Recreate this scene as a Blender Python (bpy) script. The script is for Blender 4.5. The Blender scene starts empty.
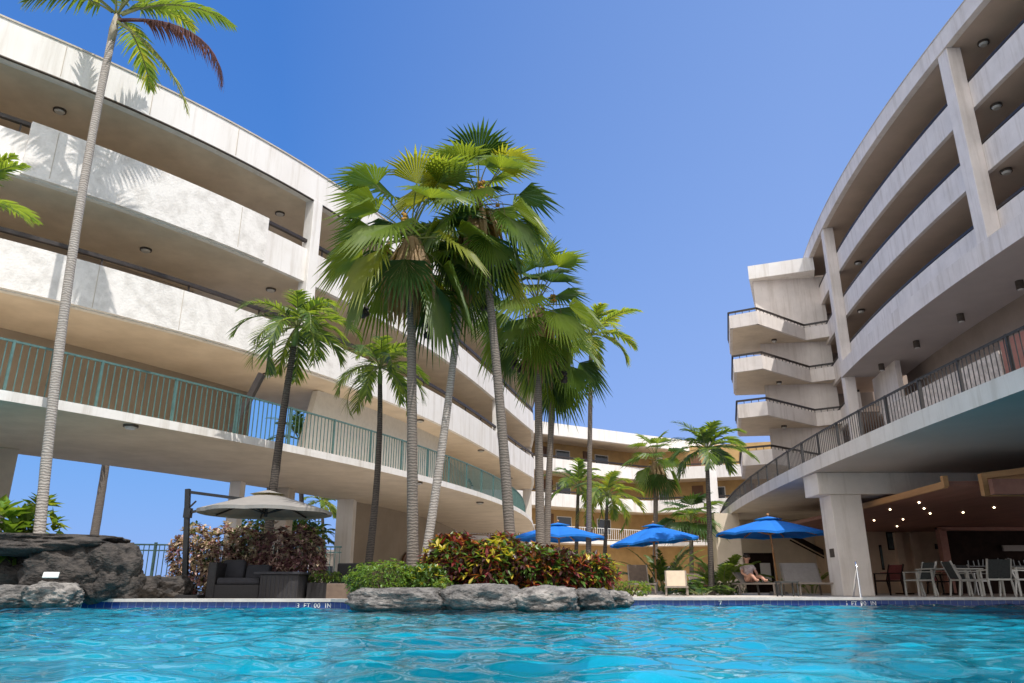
import bpy, bmesh, math, random
import numpy as np
from mathutils import Vector, Matrix, noise

R = math.radians
rnd = random.Random(7)
SC = bpy.context.scene
COL = SC.collection

# ------------------------------------------------------------------ camera, sky, sun, exposure
EYE = 0.36
FPX = 750.0
PITCH = R(18.2)
cam_d = bpy.data.cameras.new('camera')
cam_d.sensor_width = 36.0
cam_d.lens = 36.0 * FPX / 1024.0
cam_d.clip_start = 0.05
cam_d.clip_end = 20000
cam = bpy.data.objects.new('camera', cam_d)
COL.objects.link(cam)
cam.location = (0, 0, EYE)
cam.rotation_euler = (R(90) + PITCH, 0, 0)
SC.camera = cam

SUN_EL = R(62)
SUN_AZ = math.atan2(0.60, -0.80)          # direction towards the sun, clockwise from +Y
sun_dir = Vector((math.sin(SUN_AZ) * math.cos(SUN_EL), math.cos(SUN_AZ) * math.cos(SUN_EL), math.sin(SUN_EL)))
world = bpy.data.worlds.new('World')
SC.world = world
world.use_nodes = True
wn = world.node_tree.nodes
wl = world.node_tree.links
sky = wn.new('ShaderNodeTexSky')
sky.sky_type = 'NISHITA'
sky.sun_disc = False
sky.sun_elevation = SUN_EL
sky.sun_rotation = SUN_AZ
sky.altitude = 0
sky.air_density = 1.0
sky.dust_density = 0.0
sky.ozone_density = 4.0
# the Nishita sky graded like the photograph's: deeper blue away from the sun, soft shoulder towards the horizon
tco = wn.new('ShaderNodeTexCoord')
sepd = wn.new('ShaderNodeSeparateXYZ'); wl.new(tco.outputs['Generated'], sepd.inputs[0])
mr = wn.new('ShaderNodeMapRange'); mr.inputs['From Min'].default_value = -.28; mr.inputs['From Max'].default_value = .36
wl.new(sepd.outputs['X'], mr.inputs['Value'])
tint = wn.new('ShaderNodeMix'); tint.data_type = 'RGBA'
tint.inputs['A'].default_value = (.52, 1.12, 2.12, 1); tint.inputs['B'].default_value = (2.25, 2.42, 2.85, 1)
wl.new(mr.outputs[0], tint.inputs['Factor'])
KS = .14 * 2 ** .4
mul = wn.new('ShaderNodeMix'); mul.data_type = 'RGBA'; mul.blend_type = 'MULTIPLY'; mul.inputs['Factor'].default_value = 1
wl.new(sky.outputs[0], mul.inputs['A']); wl.new(tint.outputs['Result'], mul.inputs['B'])
sepc = wn.new('ShaderNodeSeparateColor'); wl.new(mul.outputs['Result'], sepc.inputs[0])
comb = wn.new('ShaderNodeCombineColor')
for ch, top in enumerate((.32, .48, .95)):
    a1 = wn.new('ShaderNodeMath'); a1.operation = 'MULTIPLY'; a1.inputs[1].default_value = -KS / top
    wl.new(sepc.outputs[ch], a1.inputs[0])
    a2 = wn.new('ShaderNodeMath'); a2.operation = 'EXPONENT'; wl.new(a1.outputs[0], a2.inputs[0])
    a3 = wn.new('ShaderNodeMath'); a3.operation = 'MULTIPLY_ADD'; a3.inputs[1].default_value = -top / KS; a3.inputs[2].default_value = top / KS
    wl.new(a2.outputs[0], a3.inputs[0]); wl.new(a3.outputs[0], comb.inputs[ch])
# white glow added to the unseen sky behind the camera, to lift the shade
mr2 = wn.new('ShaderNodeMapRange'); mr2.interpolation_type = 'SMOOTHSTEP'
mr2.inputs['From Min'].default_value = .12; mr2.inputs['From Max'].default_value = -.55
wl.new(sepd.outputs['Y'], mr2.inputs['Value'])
sky_fill = wn.new('ShaderNodeMix'); sky_fill.data_type = 'RGBA'
sky_fill.inputs['B'].default_value = (1.6 / KS, 1.56 / KS, 1.55 / KS, 1)
wl.new(mr2.outputs[0], sky_fill.inputs['Factor']); wl.new(comb.outputs[0], sky_fill.inputs['A'])
wl.new(sky_fill.outputs['Result'], wn['Background'].inputs['Color'])
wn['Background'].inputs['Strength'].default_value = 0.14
sun_d = bpy.data.lights.new('sun', 'SUN')
sun_d.energy = 3.4
sun_d.angle = R(0.5)
sun_d.color = (1.0, 0.96, 0.91)
sun = bpy.data.objects.new('sun', sun_d)
COL.objects.link(sun)
sun.rotation_euler = (-sun_dir).to_track_quat('-Z', 'Y').to_euler()
sun.location = (20, -20, 40)
SC.view_settings.view_transform = 'Standard'
SC.view_settings.look = 'None'
SC.view_settings.gamma = 1
SC.view_settings.exposure = 0.4
SC.render.engine = 'CYCLES'
SC.cycles.max_bounces = 8
SC.cycles.diffuse_bounces = 4
SC.cycles.transparent_max_bounces = 12
SC.cycles.caustics_refractive = False
SC.cycles.caustics_reflective = False
SC.cycles.use_denoising = True

# ------------------------------------------------------------------ pixel <-> world helpers (used to place real things at real depths)
def ray(px, py):
    u = (px - 512) / FPX
    v = (341.5 - py) / FPX
    return u, math.cos(PITCH) - math.sin(PITCH) * v, math.sin(PITCH) + math.cos(PITCH) * v
def atz(px, py, z):
    x, y, zz = ray(px, py)
    t = (z - EYE) / zz
    return Vector((x * t, y * t, z))
def aty(px, py, Y):
    x, y, zz = ray(px, py)
    t = Y / y
    return Vector((x * t, Y, zz * t + EYE))
def pixx(x, y, z):
    z -= EYE
    return 512 + FPX * x / (y * math.cos(PITCH) + z * math.sin(PITCH))
def ground(px, Y, z=0.15):
    # point on level z at depth Y that projects to column px
    d = Y * math.cos(PITCH) + (z - EYE) * math.sin(PITCH)
    return Vector(((px - 512) / FPX * d, Y, z))

# ------------------------------------------------------------------ tagging
def tag(o, label=None, cat=None, group=None, kind=None):
    if label: o['label'] = label
    if cat: o['category'] = cat
    if group: o['group'] = group
    if kind: o['kind'] = kind
    return o
def thing(name, label, cat, loc=(0, 0, 0), rz=0.0, group=None):
    o = bpy.data.objects.new(name, None)
    o.empty_display_size = 0.2
    COL.objects.link(o)
    o.location = loc
    o.rotation_euler = (0, 0, rz)
    return tag(o, label, cat, group)
def kids(o):
    return [c for c in bpy.data.objects if c.parent == o]
def copy_tree(o, parent=None):
    c = o.copy()
    COL.objects.link(c)
    c.parent = parent
    for k in kids(o):
        copy_tree(k, c)
    return c

# ------------------------------------------------------------------ mesh builder
class MB:
    def __init__(s):
        s.v = []; s.f = []; s.m = []
    def face(s, pts, m=0):
        i = len(s.v)
        s.v += [tuple(p) for p in pts]
        s.f.append(tuple(range(i, i + len(pts))))
        s.m.append(m)
    def quadstrip(s, A, B, m=0, closed=False):
        i = len(s.v); n = len(A)
        s.v += [tuple(p) for p in A] + [tuple(p) for p in B]
        for k in range(n if closed else n - 1):
            j = (k + 1) % n
            s.f.append((i + k, i + j, i + n + j, i + n + k)); s.m.append(m)
    def box(s, c, d, m=0, rz=0.0, rx=0.0, ry=0.0):
        M = Matrix.Translation(c) @ Matrix.Rotation(rz, 4, 'Z') @ Matrix.Rotation(ry, 4, 'Y') @ Matrix.Rotation(rx, 4, 'X')
        i = len(s.v)
        for x in (-.5, .5):
            for y in (-.5, .5):
                for z in (-.5, .5):
                    s.v.append(tuple(M @ Vector((x * d[0], y * d[1], z * d[2]))))
        for q in ((0, 1, 3, 2), (4, 6, 7, 5), (0, 4, 5, 1), (2, 3, 7, 6), (0, 2, 6, 4), (1, 5, 7, 3)):
            s.f.append(tuple(i + k for k in q)); s.m.append(m)
    def bar(s, a, b, w, h=None, m=0):
        # rectangular bar from a to b
        a = Vector(a); b = Vector(b); h = h or w
        t = (b - a).normalized()
        up = Vector((0, 0, 1)) if abs(t.z) < .95 else Vector((0, 1, 0))
        sx = t.cross(up).normalized(); sz = sx.cross(t).normalized()
        i = len(s.v)
        for p in (a, b):
            for (x, z) in ((-1, -1), (1, -1), (1, 1), (-1, 1)):
                s.v.append(tuple(p + sx * x * w / 2 + sz * z * h / 2))
        for q in ((0, 3, 2, 1), (4, 5, 6, 7), (0, 1, 5, 4), (1, 2, 6, 5), (2, 3, 7, 6), (3, 0, 4, 7)):
            s.f.append(tuple(i + k for k in q)); s.m.append(m)
    def tube(s, pts, rad, n=8, m=0, cap=True):
        pts = [Vector(p) for p in pts]
        if not hasattr(rad, '__len__'): rad = [rad] * len(pts)
        rings = []
        ref = None
        for k, p in enumerate(pts):
            t = (pts[min(k + 1, len(pts) - 1)] - pts[max(k - 1, 0)]).normalized()
            if ref is None:
                ref = Vector((1, 0, 0)) if abs(t.x) < .9 else Vector((0, 1, 0))
            b = t.cross(ref).normalized(); a = b.cross(t).normalized(); ref = a
            i = len(s.v)
            for j in range(n):
                an = 2 * math.pi * j / n
                s.v.append(tuple(p + (a * math.cos(an) + b * math.sin(an)) * rad[k]))
            rings.append(i)
        for k in range(len(rings) - 1):
            for j in range(n):
                j2 = (j + 1) % n
                s.f.append((rings[k] + j, rings[k] + j2, rings[k + 1] + j2, rings[k + 1] + j)); s.m.append(m)
        if cap:
            s.f.append(tuple(rings[0] + j for j in reversed(range(n)))); s.m.append(m)
            s.f.append(tuple(rings[-1] + j for j in range(n))); s.m.append(m)
    def ball(s, c, r, m=0, nu=10, nv=7):
        if not hasattr(r, '__len__'): r = (r, r, r)
        i = len(s.v)
        for a in range(nv + 1):
            th = math.pi * a / nv
            for b in range(nu):
                ph = 2 * math.pi * b / nu
                s.v.append((c[0] + r[0] * math.sin(th) * math.cos(ph), c[1] + r[1] * math.sin(th) * math.sin(ph), c[2] + r[2] * math.cos(th)))
        for a in range(nv):
            for b in range(nu):
                b2 = (b + 1) % nu
                s.f.append((i + a * nu + b, i + (a + 1) * nu + b, i + (a + 1) * nu + b2, i + a * nu + b2)); s.m.append(m)
    def build(s, name, mats, parent=None, smooth=False, fix=True, bevel=0.0, origin=None):
        me = bpy.data.meshes.new(name)
        v = s.v
        if origin is not None:
            v = [(p[0] - origin[0], p[1] - origin[1], p[2] - origin[2]) for p in v]
        me.from_pydata(v, [], s.f)
        if not isinstance(mats, (list, tuple)): mats = [mats]
        for mm in mats: me.materials.append(mm)
        me.polygons.foreach_set('material_index', s.m)
        if smooth: me.polygons.foreach_set('use_smooth', [True] * len(s.f))
        if fix:
            bm = bmesh.new(); bm.from_mesh(me)
            bmesh.ops.recalc_face_normals(bm, faces=bm.faces)
            bm.to_mesh(me); bm.free()
        me.update()
        o = bpy.data.objects.new(name, me)
        COL.objects.link(o)
        if origin is not None: o.location = origin
        if parent is not None: o.parent = parent
        if bevel:
            b = o.modifiers.new('bevel', 'BEVEL'); b.width = bevel; b.segments = 2; b.limit_method = 'ANGLE'; b.angle_limit = R(40)
        return o

# ------------------------------------------------------------------ materials
MATS = {}
def mat(name, col, rough=0.7, var=0.0, scale=3.0, bump=0.0, bscale=30.0, col2=None, trans=0.0, metal=0.0, spec=0.5, stretch=None, blend=(0.35, 0.65), detail=6, streak=0):
    m = bpy.data.materials.new(name); m.use_nodes = True
    nt = m.node_tree; N = nt.nodes; L = nt.links
    b = N['Principled BSDF']
    b.inputs['Roughness'].default_value = rough
    b.inputs['Metallic'].default_value = metal
    b.inputs['Specular IOR Level'].default_value = spec
    c1 = (*col, 1)
    tc = N.new('ShaderNodeNewGeometry')
    vec = tc.outputs['Position']
    if stretch:
        mp = N.new('ShaderNodeMapping'); mp.inputs['Scale'].default_value = stretch
        L.new(vec, mp.inputs['Vector']); vec = mp.outputs[0]
    if var > 0 or col2:
        nz = N.new('ShaderNodeTexNoise'); nz.inputs['Scale'].default_value = scale; nz.inputs['Detail'].default_value = detail
        nz.inputs['Roughness'].default_value = 0.62
        L.new(vec, nz.inputs['Vector'])
        rp = N.new('ShaderNodeValToRGB')
        rp.color_ramp.elements[0].position = blend[0]; rp.color_ramp.elements[1].position = blend[1]
        c2 = (*(col2 if col2 else [x * (1 - var) for x in col]), 1)
        rp.color_ramp.elements[0].color = c2; rp.color_ramp.elements[1].color = c1
        L.new(nz.outputs['Fac'], rp.inputs['Fac'])
        cs = rp.outputs['Color']
        if streak:
            # rain streaks and grime running down the face
            m3 = N.new('ShaderNodeMapping'); m3.inputs['Scale'].default_value = (1, 1, .07); L.new(tc.outputs['Position'], m3.inputs['Vector'])
            n3 = N.new('ShaderNodeTexNoise'); n3.inputs['Scale'].default_value = 3.2; n3.inputs['Detail'].default_value = 8; n3.inputs['Roughness'].default_value = .7
            L.new(m3.outputs[0], n3.inputs['Vector'])
            r3 = N.new('ShaderNodeValToRGB'); r3.color_ramp.elements[0].position = .50; r3.color_ramp.elements[1].position = .74
            r3.color_ramp.elements[0].color = (1, 1, 1, 1); r3.color_ramp.elements[1].color = (streak, streak * .96, streak * .9, 1)
            L.new(n3.outputs['Fac'], r3.inputs['Fac'])
            mu = N.new('ShaderNodeMix'); mu.data_type = 'RGBA'; mu.blend_type = 'MULTIPLY'; mu.inputs['Factor'].default_value = 1
            L.new(cs, mu.inputs['A']); L.new(r3.outputs['Color'], mu.inputs['B']); cs = mu.outputs['Result']
        L.new(cs, b.inputs['Base Color'])
    else:
        b.inputs['Base Color'].default_value = c1
        cs = None
    if bump > 0:
        n2 = N.new('ShaderNodeTexNoise'); n2.inputs['Scale'].default_value = bscale; n2.inputs['Detail'].default_value = 5
        L.new(vec, n2.inputs['Vector'])
        bp = N.new('ShaderNodeBump'); bp.inputs['Strength'].default_value = bump; bp.inputs['Distance'].default_value = 0.02
        L.new(n2.outputs['Fac'], bp.inputs['Height'])
        L.new(bp.outputs[0], b.inputs['Normal'])
    if trans > 0:
        tr = N.new('ShaderNodeBsdfTranslucent'); mx = N.new('ShaderNodeMixShader')
        mx.inputs[0].default_value = trans
        tr.inputs['Color'].default_value = (min(1, col[0] * 2.4), min(1, col[1] * 2.1), col[2] * .9, 1)
        L.new(b.outputs[0], mx.inputs[1]); L.new(tr.outputs[0], mx.inputs[2])
        L.new(mx.outputs[0], N['Material Output'].inputs['Surface'])
    MATS[name] = m
    return m

STUCCO = mat('stucco', (0.82, 0.795, 0.765), .85, scale=.9, bump=.25, bscale=14, col2=(0.75, 0.715, 0.67), streak=.72)
STUCCO_R = mat('stucco_rough', (0.80, 0.77, 0.73), .9, scale=2.6, bump=.6, bscale=17, col2=(0.60, 0.57, 0.53), blend=(.3, .55))
FASCIA = mat('fascia_plaster', (0.83, 0.805, 0.775), .8, scale=.6, bump=.12, bscale=20, col2=(0.76, 0.725, 0.68), stretch=(1, 1, .25), streak=.78)
SOFFIT = mat('soffit_plaster', (0.76, 0.65, 0.51), .9, scale=1.1, bump=.12, bscale=18, col2=(0.64, 0.54, 0.415), detail=9)
CONC = mat('concrete', (0.58, 0.52, 0.44), .9, scale=1.2, bump=.3, bscale=12, col2=(0.44, 0.39, 0.33))
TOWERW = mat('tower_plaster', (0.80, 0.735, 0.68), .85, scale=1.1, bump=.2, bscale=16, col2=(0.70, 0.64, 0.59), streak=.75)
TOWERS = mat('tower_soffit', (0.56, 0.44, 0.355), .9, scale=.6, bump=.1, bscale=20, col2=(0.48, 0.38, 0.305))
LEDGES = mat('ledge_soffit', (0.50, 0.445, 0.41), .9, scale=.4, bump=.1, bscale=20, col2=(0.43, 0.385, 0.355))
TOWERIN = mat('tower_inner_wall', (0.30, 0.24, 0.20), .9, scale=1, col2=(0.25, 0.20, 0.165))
STONE = mat('pebble_wall', (0.66, 0.59, 0.53), .95, scale=7, bump=1.0, bscale=22, col2=(0.38, 0.34, 0.30))
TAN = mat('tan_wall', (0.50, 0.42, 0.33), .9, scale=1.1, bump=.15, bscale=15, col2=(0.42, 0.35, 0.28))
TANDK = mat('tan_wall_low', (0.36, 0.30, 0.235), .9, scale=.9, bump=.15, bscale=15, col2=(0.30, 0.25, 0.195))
OCHRE = mat('ochre_wall', (0.50, 0.33, 0.14), .85, scale=1.3, bump=.1, bscale=12, col2=(0.40, 0.26, 0.11))
DOORW = mat('wood_door', (0.16, 0.075, 0.035), .6, scale=5, col2=(0.10, 0.045, 0.02), stretch=(1, 1, .1))
HANDR = mat('dark_handrail', (0.035, 0.026, 0.023), .5, var=.3, scale=6)
TEAL = mat('teal_metal', (0.095, 0.195, 0.19), .55, var=.3, scale=9, metal=.1)
GREYR = mat('grey_metal', (0.055, 0.053, 0.053), .5, var=.3, scale=9, metal=.2)
BLACKM = mat('black_metal', (0.02, 0.02, 0.022), .45, var=.3, scale=9, metal=.3)
LAMPM = mat('lamp_metal', (0.10, 0.08, 0.065), .5, var=.3, scale=14, metal=.3)
LAMPG = mat('lamp_glass', (0.62, 0.60, 0.56), .25, var=.1, scale=14)
DECK = mat('deck_concrete', (0.58, 0.52, 0.45), .9, scale=1.5, bump=.2, bscale=30, col2=(0.48, 0.43, 0.37))
COPE = mat('coping_concrete', (0.60, 0.56, 0.52), .8, scale=4, bump=.2, bscale=40, col2=(0.46, 0.43, 0.40))
TRUNKG = None
WOODU = mat('umbrella_wood', (0.50, 0.24, 0.085), .5, scale=12, col2=(0.38, 0.17, 0.06), stretch=(1, 1, .1))
BLUEC = mat('blue_canvas', (0.012, 0.20, 0.72), .85, scale=3, bump=.15, bscale=60, col2=(0.01, 0.17, 0.62), trans=.15)
GREYC = mat('grey_canvas', (0.30, 0.28, 0.26), .9, scale=3, bump=.15, bscale=60, col2=(0.26, 0.245, 0.23), trans=.1)
WICKER = mat('dark_wicker', (0.026, 0.024, 0.027), .6, scale=30, bump=.8, bscale=60, col2=(0.014, 0.013, 0.015), stretch=(1, 1, 2))
CUSH = mat('charcoal_cushion', (0.034, 0.034, 0.042), .9, scale=6, bump=.2, bscale=80, col2=(0.024, 0.024, 0.03))
BEIGE = mat('beige_sling', (0.66, 0.56, 0.43), .85, scale=8, bump=.2, bscale=120, col2=(0.60, 0.50, 0.38))
BROWNS = mat('brown_sling', (0.16, 0.115, 0.085), .85, scale=8, bump=.2, bscale=120, col2=(0.12, 0.085, 0.065))
GREYS = mat('grey_sling', (0.33, 0.30, 0.28), .85, scale=8, bump=.2, bscale=120, col2=(0.28, 0.255, 0.24))
DARKS = mat('dark_mesh_sling', (0.05, 0.055, 0.055), .8, scale=20, bump=.3, bscale=150, col2=(0.03, 0.035, 0.035))
ALU = mat('brushed_aluminium', (0.58, 0.57, 0.53), .4, var=.15, scale=9, metal=.4)
BRONZE = mat('taupe_metal', (0.30, 0.25, 0.21), .5, var=.2, scale=9, metal=.2)
STEEL = mat('steel_pipe', (0.8, 0.8, 0.8), .15, var=.1, scale=9, metal=.9)
MAROON = mat('maroon_ceiling', (0.34, 0.15, 0.11), .6, scale=3, col2=(0.25, 0.105, 0.075), stretch=(1, .15, 1))
WOODT = mat('warm_wood_trim', (0.58, 0.31, 0.14), .55, scale=5, col2=(0.46, 0.23, 0.095), stretch=(.2, .2, 2))
RWALL = mat('restaurant_wall', (0.68, 0.50, 0.36), .85, scale=2, col2=(0.58, 0.42, 0.29))
DARKBAR = mat('dark_bar_wood', (0.03, 0.018, 0.015), .85, scale=4, col2=(0.018, 0.011, 0.009), spec=.1)
SKIN = mat('skin', (0.56, 0.30, 0.215), .6, scale=6, col2=(0.50, 0.26, 0.185))
HAIR = mat('dark_hair', (0.03, 0.018, 0.012), .6, var=.3, scale=30)
SHIRT = mat('pale_patterned_shirt', (0.55, 0.47, 0.46), .9, scale=14, col2=(0.36, 0.27, 0.28))
RED = mat('red_upholstery', (0.20, 0.035, 0.03), .8, scale=6, col2=(0.14, 0.025, 0.02))
WHITE = mat('white_paint', (0.78, 0.77, 0.74), .6, var=.1, scale=6)
GLASSD = mat('dark_glass', (0.02, 0.025, 0.03), .08, var=.2, scale=2)
MULCH = mat('soil_mulch', (0.07, 0.05, 0.035), .95, scale=12, bump=.8, bscale=30, col2=(0.04, 0.028, 0.02))

SPOT = mat('lit_spot_glass', (0.9, 0.8, 0.6), .3)
_n = SPOT.node_tree.nodes['Principled BSDF']; _n.inputs['Emission Color'].default_value = (1, .78, .5, 1); _n.inputs['Emission Strength'].default_value = 10
def rock_mat(name, a, b, bscale=7):
    m = mat(name, a, .92, scale=4.5, bump=1.0, bscale=bscale, col2=b, blend=(.36, .66), stretch=(1, 1, 1.8), detail=10)
    m.node_tree.nodes['Bump'].inputs['Distance'].default_value = .07
    # wet dark band just above the waterline
    N = m.node_tree.nodes; L = m.node_tree.links; bs = N['Principled BSDF']
    src = bs.inputs['Base Color'].links[0].from_socket
    g = N.new('ShaderNodeNewGeometry'); sp = N.new('ShaderNodeSeparateXYZ'); L.new(g.outputs['Position'], sp.inputs[0])
    rg = N.new('ShaderNodeMapRange'); rg.inputs['From Min'].default_value = .035; rg.inputs['From Max'].default_value = .10
    rg.inputs['To Min'].default_value = .35; rg.inputs['To Max'].default_value = 1; L.new(sp.outputs['Z'], rg.inputs['Value'])
    mu = N.new('ShaderNodeMix'); mu.data_type = 'RGBA'; mu.blend_type = 'MULTIPLY'; mu.inputs['Factor'].default_value = 1
    L.new(src, mu.inputs['A']); L.new(rg.outputs[0], mu.inputs['B']); L.new(mu.outputs['Result'], bs.inputs['Base Color'])
    return m
LAVA = rock_mat('dark_lava', (0.085, 0.072, 0.063), (0.022, 0.020, 0.019), 12)
LAVAG = rock_mat('grey_lava', (0.25, 0.235, 0.22), (0.055, 0.052, 0.05), 16)
LAVAL = rock_mat('pale_lava', (0.35, 0.325, 0.30), (0.075, 0.07, 0.066), 14)

def trunk_mat(name, a, b, ring=60.0):
    m = bpy.data.materials.new(name); m.use_nodes = True
    nt = m.node_tree; N = nt.nodes; L = nt.links
    bs = N['Principled BSDF']; bs.inputs['Roughness'].default_value = .9
    g = N.new('ShaderNodeNewGeometry')
    w = N.new('ShaderNodeTexWave'); w.bands_direction = 'Z'; w.inputs['Scale'].default_value = ring / 11.0
    w.inputs['Distortion'].default_value = 5.5; w.inputs['Detail'].default_value = 4; w.inputs['Detail Scale'].default_value = 1.8
    L.new(g.outputs['Position'], w.inputs['Vector'])
    n = N.new('ShaderNodeTexNoise'); n.inputs['Scale'].default_value = 5; n.inputs['Detail'].default_value = 9; n.inputs['Roughness'].default_value = .7
    L.new(g.outputs['Position'], n.inputs['Vector'])
    mm = N.new('ShaderNodeMath'); mm.operation = 'MULTIPLY'
    L.new(w.outputs['Fac'], mm.inputs[0]); L.new(n.outputs['Fac'], mm.inputs[1])
    r = N.new('ShaderNodeValToRGB'); r.color_ramp.elements[0].position = .08; r.color_ramp.elements[1].position = .5
    r.color_ramp.elements[0].color = (*b, 1); r.color_ramp.elements[1].color = (*a, 1)
    L.new(mm.outputs[0], r.inputs['Fac']); L.new(r.outputs[0], bs.inputs['Base Color'])
    bp = N.new('ShaderNodeBump'); bp.inputs['Strength'].default_value = .6; bp.inputs['Distance'].default_value = .02
    L.new(mm.outputs[0], bp.inputs['Height']); L.new(bp.outputs[0], bs.inputs['Normal'])
    return m
TRK_PALE = trunk_mat('pale_ringed_bark', (0.42, 0.385, 0.35), (0.25, 0.22, 0.195))
TRK_GREY = trunk_mat('grey_ringed_bark', (0.21, 0.178, 0.15), (0.12, 0.10, 0.085))
TRK_DARK = trunk_mat('dark_ringed_bark', (0.115, 0.095, 0.08), (0.045, 0.038, 0.033))
SHAFT = mat('pale_crownshaft', (0.50, 0.45, 0.36), .6, scale=6, col2=(0.22, 0.19, 0.13), stretch=(1, 1, .3))
SHAFTG = mat('green_crownshaft', (0.16, 0.24, 0.06), .5, scale=6, col2=(0.10, 0.16, 0.04), stretch=(1, 1, .3))
L_GREEN = mat('leaf_green', (0.115, 0.185, 0.032), .42, scale=2.5, col2=(0.055, 0.115, 0.022), trans=.5)
L_DARK = mat('leaf_dark_green', (0.045, 0.095, 0.024), .45, scale=2.5, col2=(0.03, 0.068, 0.017), trans=.42)
L_LIGHT = mat('leaf_light_green', (0.165, 0.235, 0.04), .42, scale=2.5, col2=(0.11, 0.175, 0.03), trans=.5)
L_YEL = mat('leaf_yellow_green', (0.24, 0.27, 0.04), .45, scale=2.5, col2=(0.16, 0.20, 0.032), trans=.5)
L_DEAD = mat('leaf_dead_brown', (0.135, 0.058, 0.055), .8, scale=4, col2=(0.07, 0.030, 0.030), trans=.15)
L_STRAW = mat('leaf_straw', (0.36, 0.255, 0.15), .85, scale=6, col2=(0.17, 0.115, 0.07), trans=.2)
RACHIS = mat('leaf_stalk', (0.20, 0.22, 0.07), .5, var=.3, scale=5)
SEEDD = mat('dark_seed', (0.02, 0.012, 0.010), .6, var=.3, scale=20)
SEEDO = mat('orange_seed', (0.42, 0.22, 0.03), .7, var=.4, scale=20)
C_RED = mat('croton_red', (0.24, 0.035, 0.035), .4, var=.4, scale=9, trans=.2)
C_ORA = mat('croton_orange', (0.38, 0.13, 0.035), .4, var=.4, scale=9, trans=.2)
C_YEL = mat('croton_yellow', (0.62, 0.48, 0.06), .4, var=.4, scale=9, trans=.25)
C_GRN = mat('croton_green', (0.10, 0.19, 0.035), .4, var=.4, scale=9, trans=.2)
C_DRK = mat('croton_dark', (0.075, 0.03, 0.03), .4, var=.4, scale=9, trans=.15)
H_PINK = mat('hedge_dusty_pink', (0.62, 0.42, 0.36), .5, var=.35, scale=9, trans=.15)
H_PUR = mat('hedge_plum', (0.30, 0.15, 0.17), .5, var=.35, scale=9, trans=.15)
H_TAN = mat('hedge_tan', (0.66, 0.54, 0.38), .5, var=.35, scale=9, trans=.15)
S_GRN = mat('shrub_green', (0.15, 0.27, 0.045), .45, var=.35, scale=9, trans=.25)
S_DGRN = mat('shrub_dark_green', (0.05, 0.105, 0.022), .45, var=.35, scale=9, trans=.2)
STEM = mat('woody_stem', (0.12, 0.085, 0.06), .9, var=.3, scale=9)

# tile band with grout
def tile_mat():
    m = bpy.data.materials.new('blue_tile'); m.use_nodes = True
    N = m.node_tree.nodes; L = m.node_tree.links; b = N['Principled BSDF']
    b.inputs['Roughness'].default_value = .15
    g = N.new('ShaderNodeNewGeometry'); mp = N.new('ShaderNodeMapping'); mp.inputs['Rotation'].default_value = (R(90), 0, 0)
    L.new(g.outputs['Position'], mp.inputs['Vector'])
    br = N.new('ShaderNodeTexBrick'); br.offset = 0
    br.inputs['Scale'].default_value = 1.0; br.inputs['Brick Width'].default_value = .15; br.inputs['Row Height'].default_value = .15
    br.inputs['Mortar Size'].default_value = .006
    br.inputs['Color1'].default_value = (0.012, 0.035, 0.17, 1); br.inputs['Color2'].default_value = (0.016, 0.055, 0.22, 1)
    br.inputs['Mortar'].default_value = (0.12, 0.16, 0.25, 1)
    L.new(mp.outputs[0], br.inputs['Vector']); L.new(br.outputs['Color'], b.inputs['Base Color'])
    return m
TILE = tile_mat()
PLASTER = mat('pool_plaster', (0.02, 0.78, 0.96), .8, scale=.7, col2=(0.012, 0.64, 0.90))

def water_mat():
    m = bpy.data.materials.new('pool_water'); m.use_nodes = True
    N = m.node_tree.nodes; L = m.node_tree.links
    N.remove(N['Principled BSDF'])
    fr = N.new('ShaderNodeFresnel'); fr.inputs['IOR'].default_value = 1.33
    gl = N.new('ShaderNodeBsdfGlossy'); gl.inputs['Roughness'].default_value = .02
    rf = N.new('ShaderNodeBsdfRefraction'); rf.inputs['IOR'].default_value = 1.33; rf.inputs['Roughness'].default_value = .02
    rf.inputs['Color'].default_value = (.35, .96, 1, 1)
    tp = N.new('ShaderNodeBsdfTransparent'); tp.inputs['Color'].default_value = (.45, .96, 1, 1)
    m1 = N.new('ShaderNodeMixShader'); m1.inputs[0].default_value = .58
    m2 = N.new('ShaderNodeMixShader')
    L.new(rf.outputs[0], m1.inputs[1]); L.new(tp.outputs[0], m1.inputs[2])
    L.new(fr.outputs[0], m2.inputs[0]); L.new(m1.outputs[0], m2.inputs[1]); L.new(gl.outputs[0], m2.inputs[2])
    n = N.new('ShaderNodeTexNoise'); n.inputs['Scale'].default_value = 9; n.inputs['Detail'].default_value = 2
    g = N.new('ShaderNodeNewGeometry'); L.new(g.outputs['Position'], n.inputs['Vector'])
    bp = N.new('ShaderNodeBump'); bp.inputs['Strength'].default_value = .12; bp.inputs['Distance'].default_value = .01
    L.new(n.outputs['Fac'], bp.inputs['Height'])
    for s in (fr, gl, rf): L.new(bp.outputs[0], s.inputs['Normal'])
    L.new(m2.outputs[0], N['Material Output'].inputs['Surface'])
    return m
WATER = water_mat()
SEA = mat('sea_water', (0.02, 0.07, 0.15), .15, scale=.02, col2=(0.015, 0.06, 0.13), bump=.3, bscale=.4)

# ================================================================== SETTING: sea, ground, deck, pool
b = MB(); b.face([(-9000, -3000, -7), (9000, -3000, -7), (9000, 15000, -7), (-9000, 15000, -7)])
tag(b.build('sea', SEA), kind='structure')

Z0 = 0.15
far_edge = [(-20, 14.9), (-3.4, 14.9), (-2.9, 14.3), (1.9, 14.5), (2.6, 17.0), (22, 17.3)]
pool_poly = [(-20, -5), (22, -5)] + far_edge[::-1]
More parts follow.
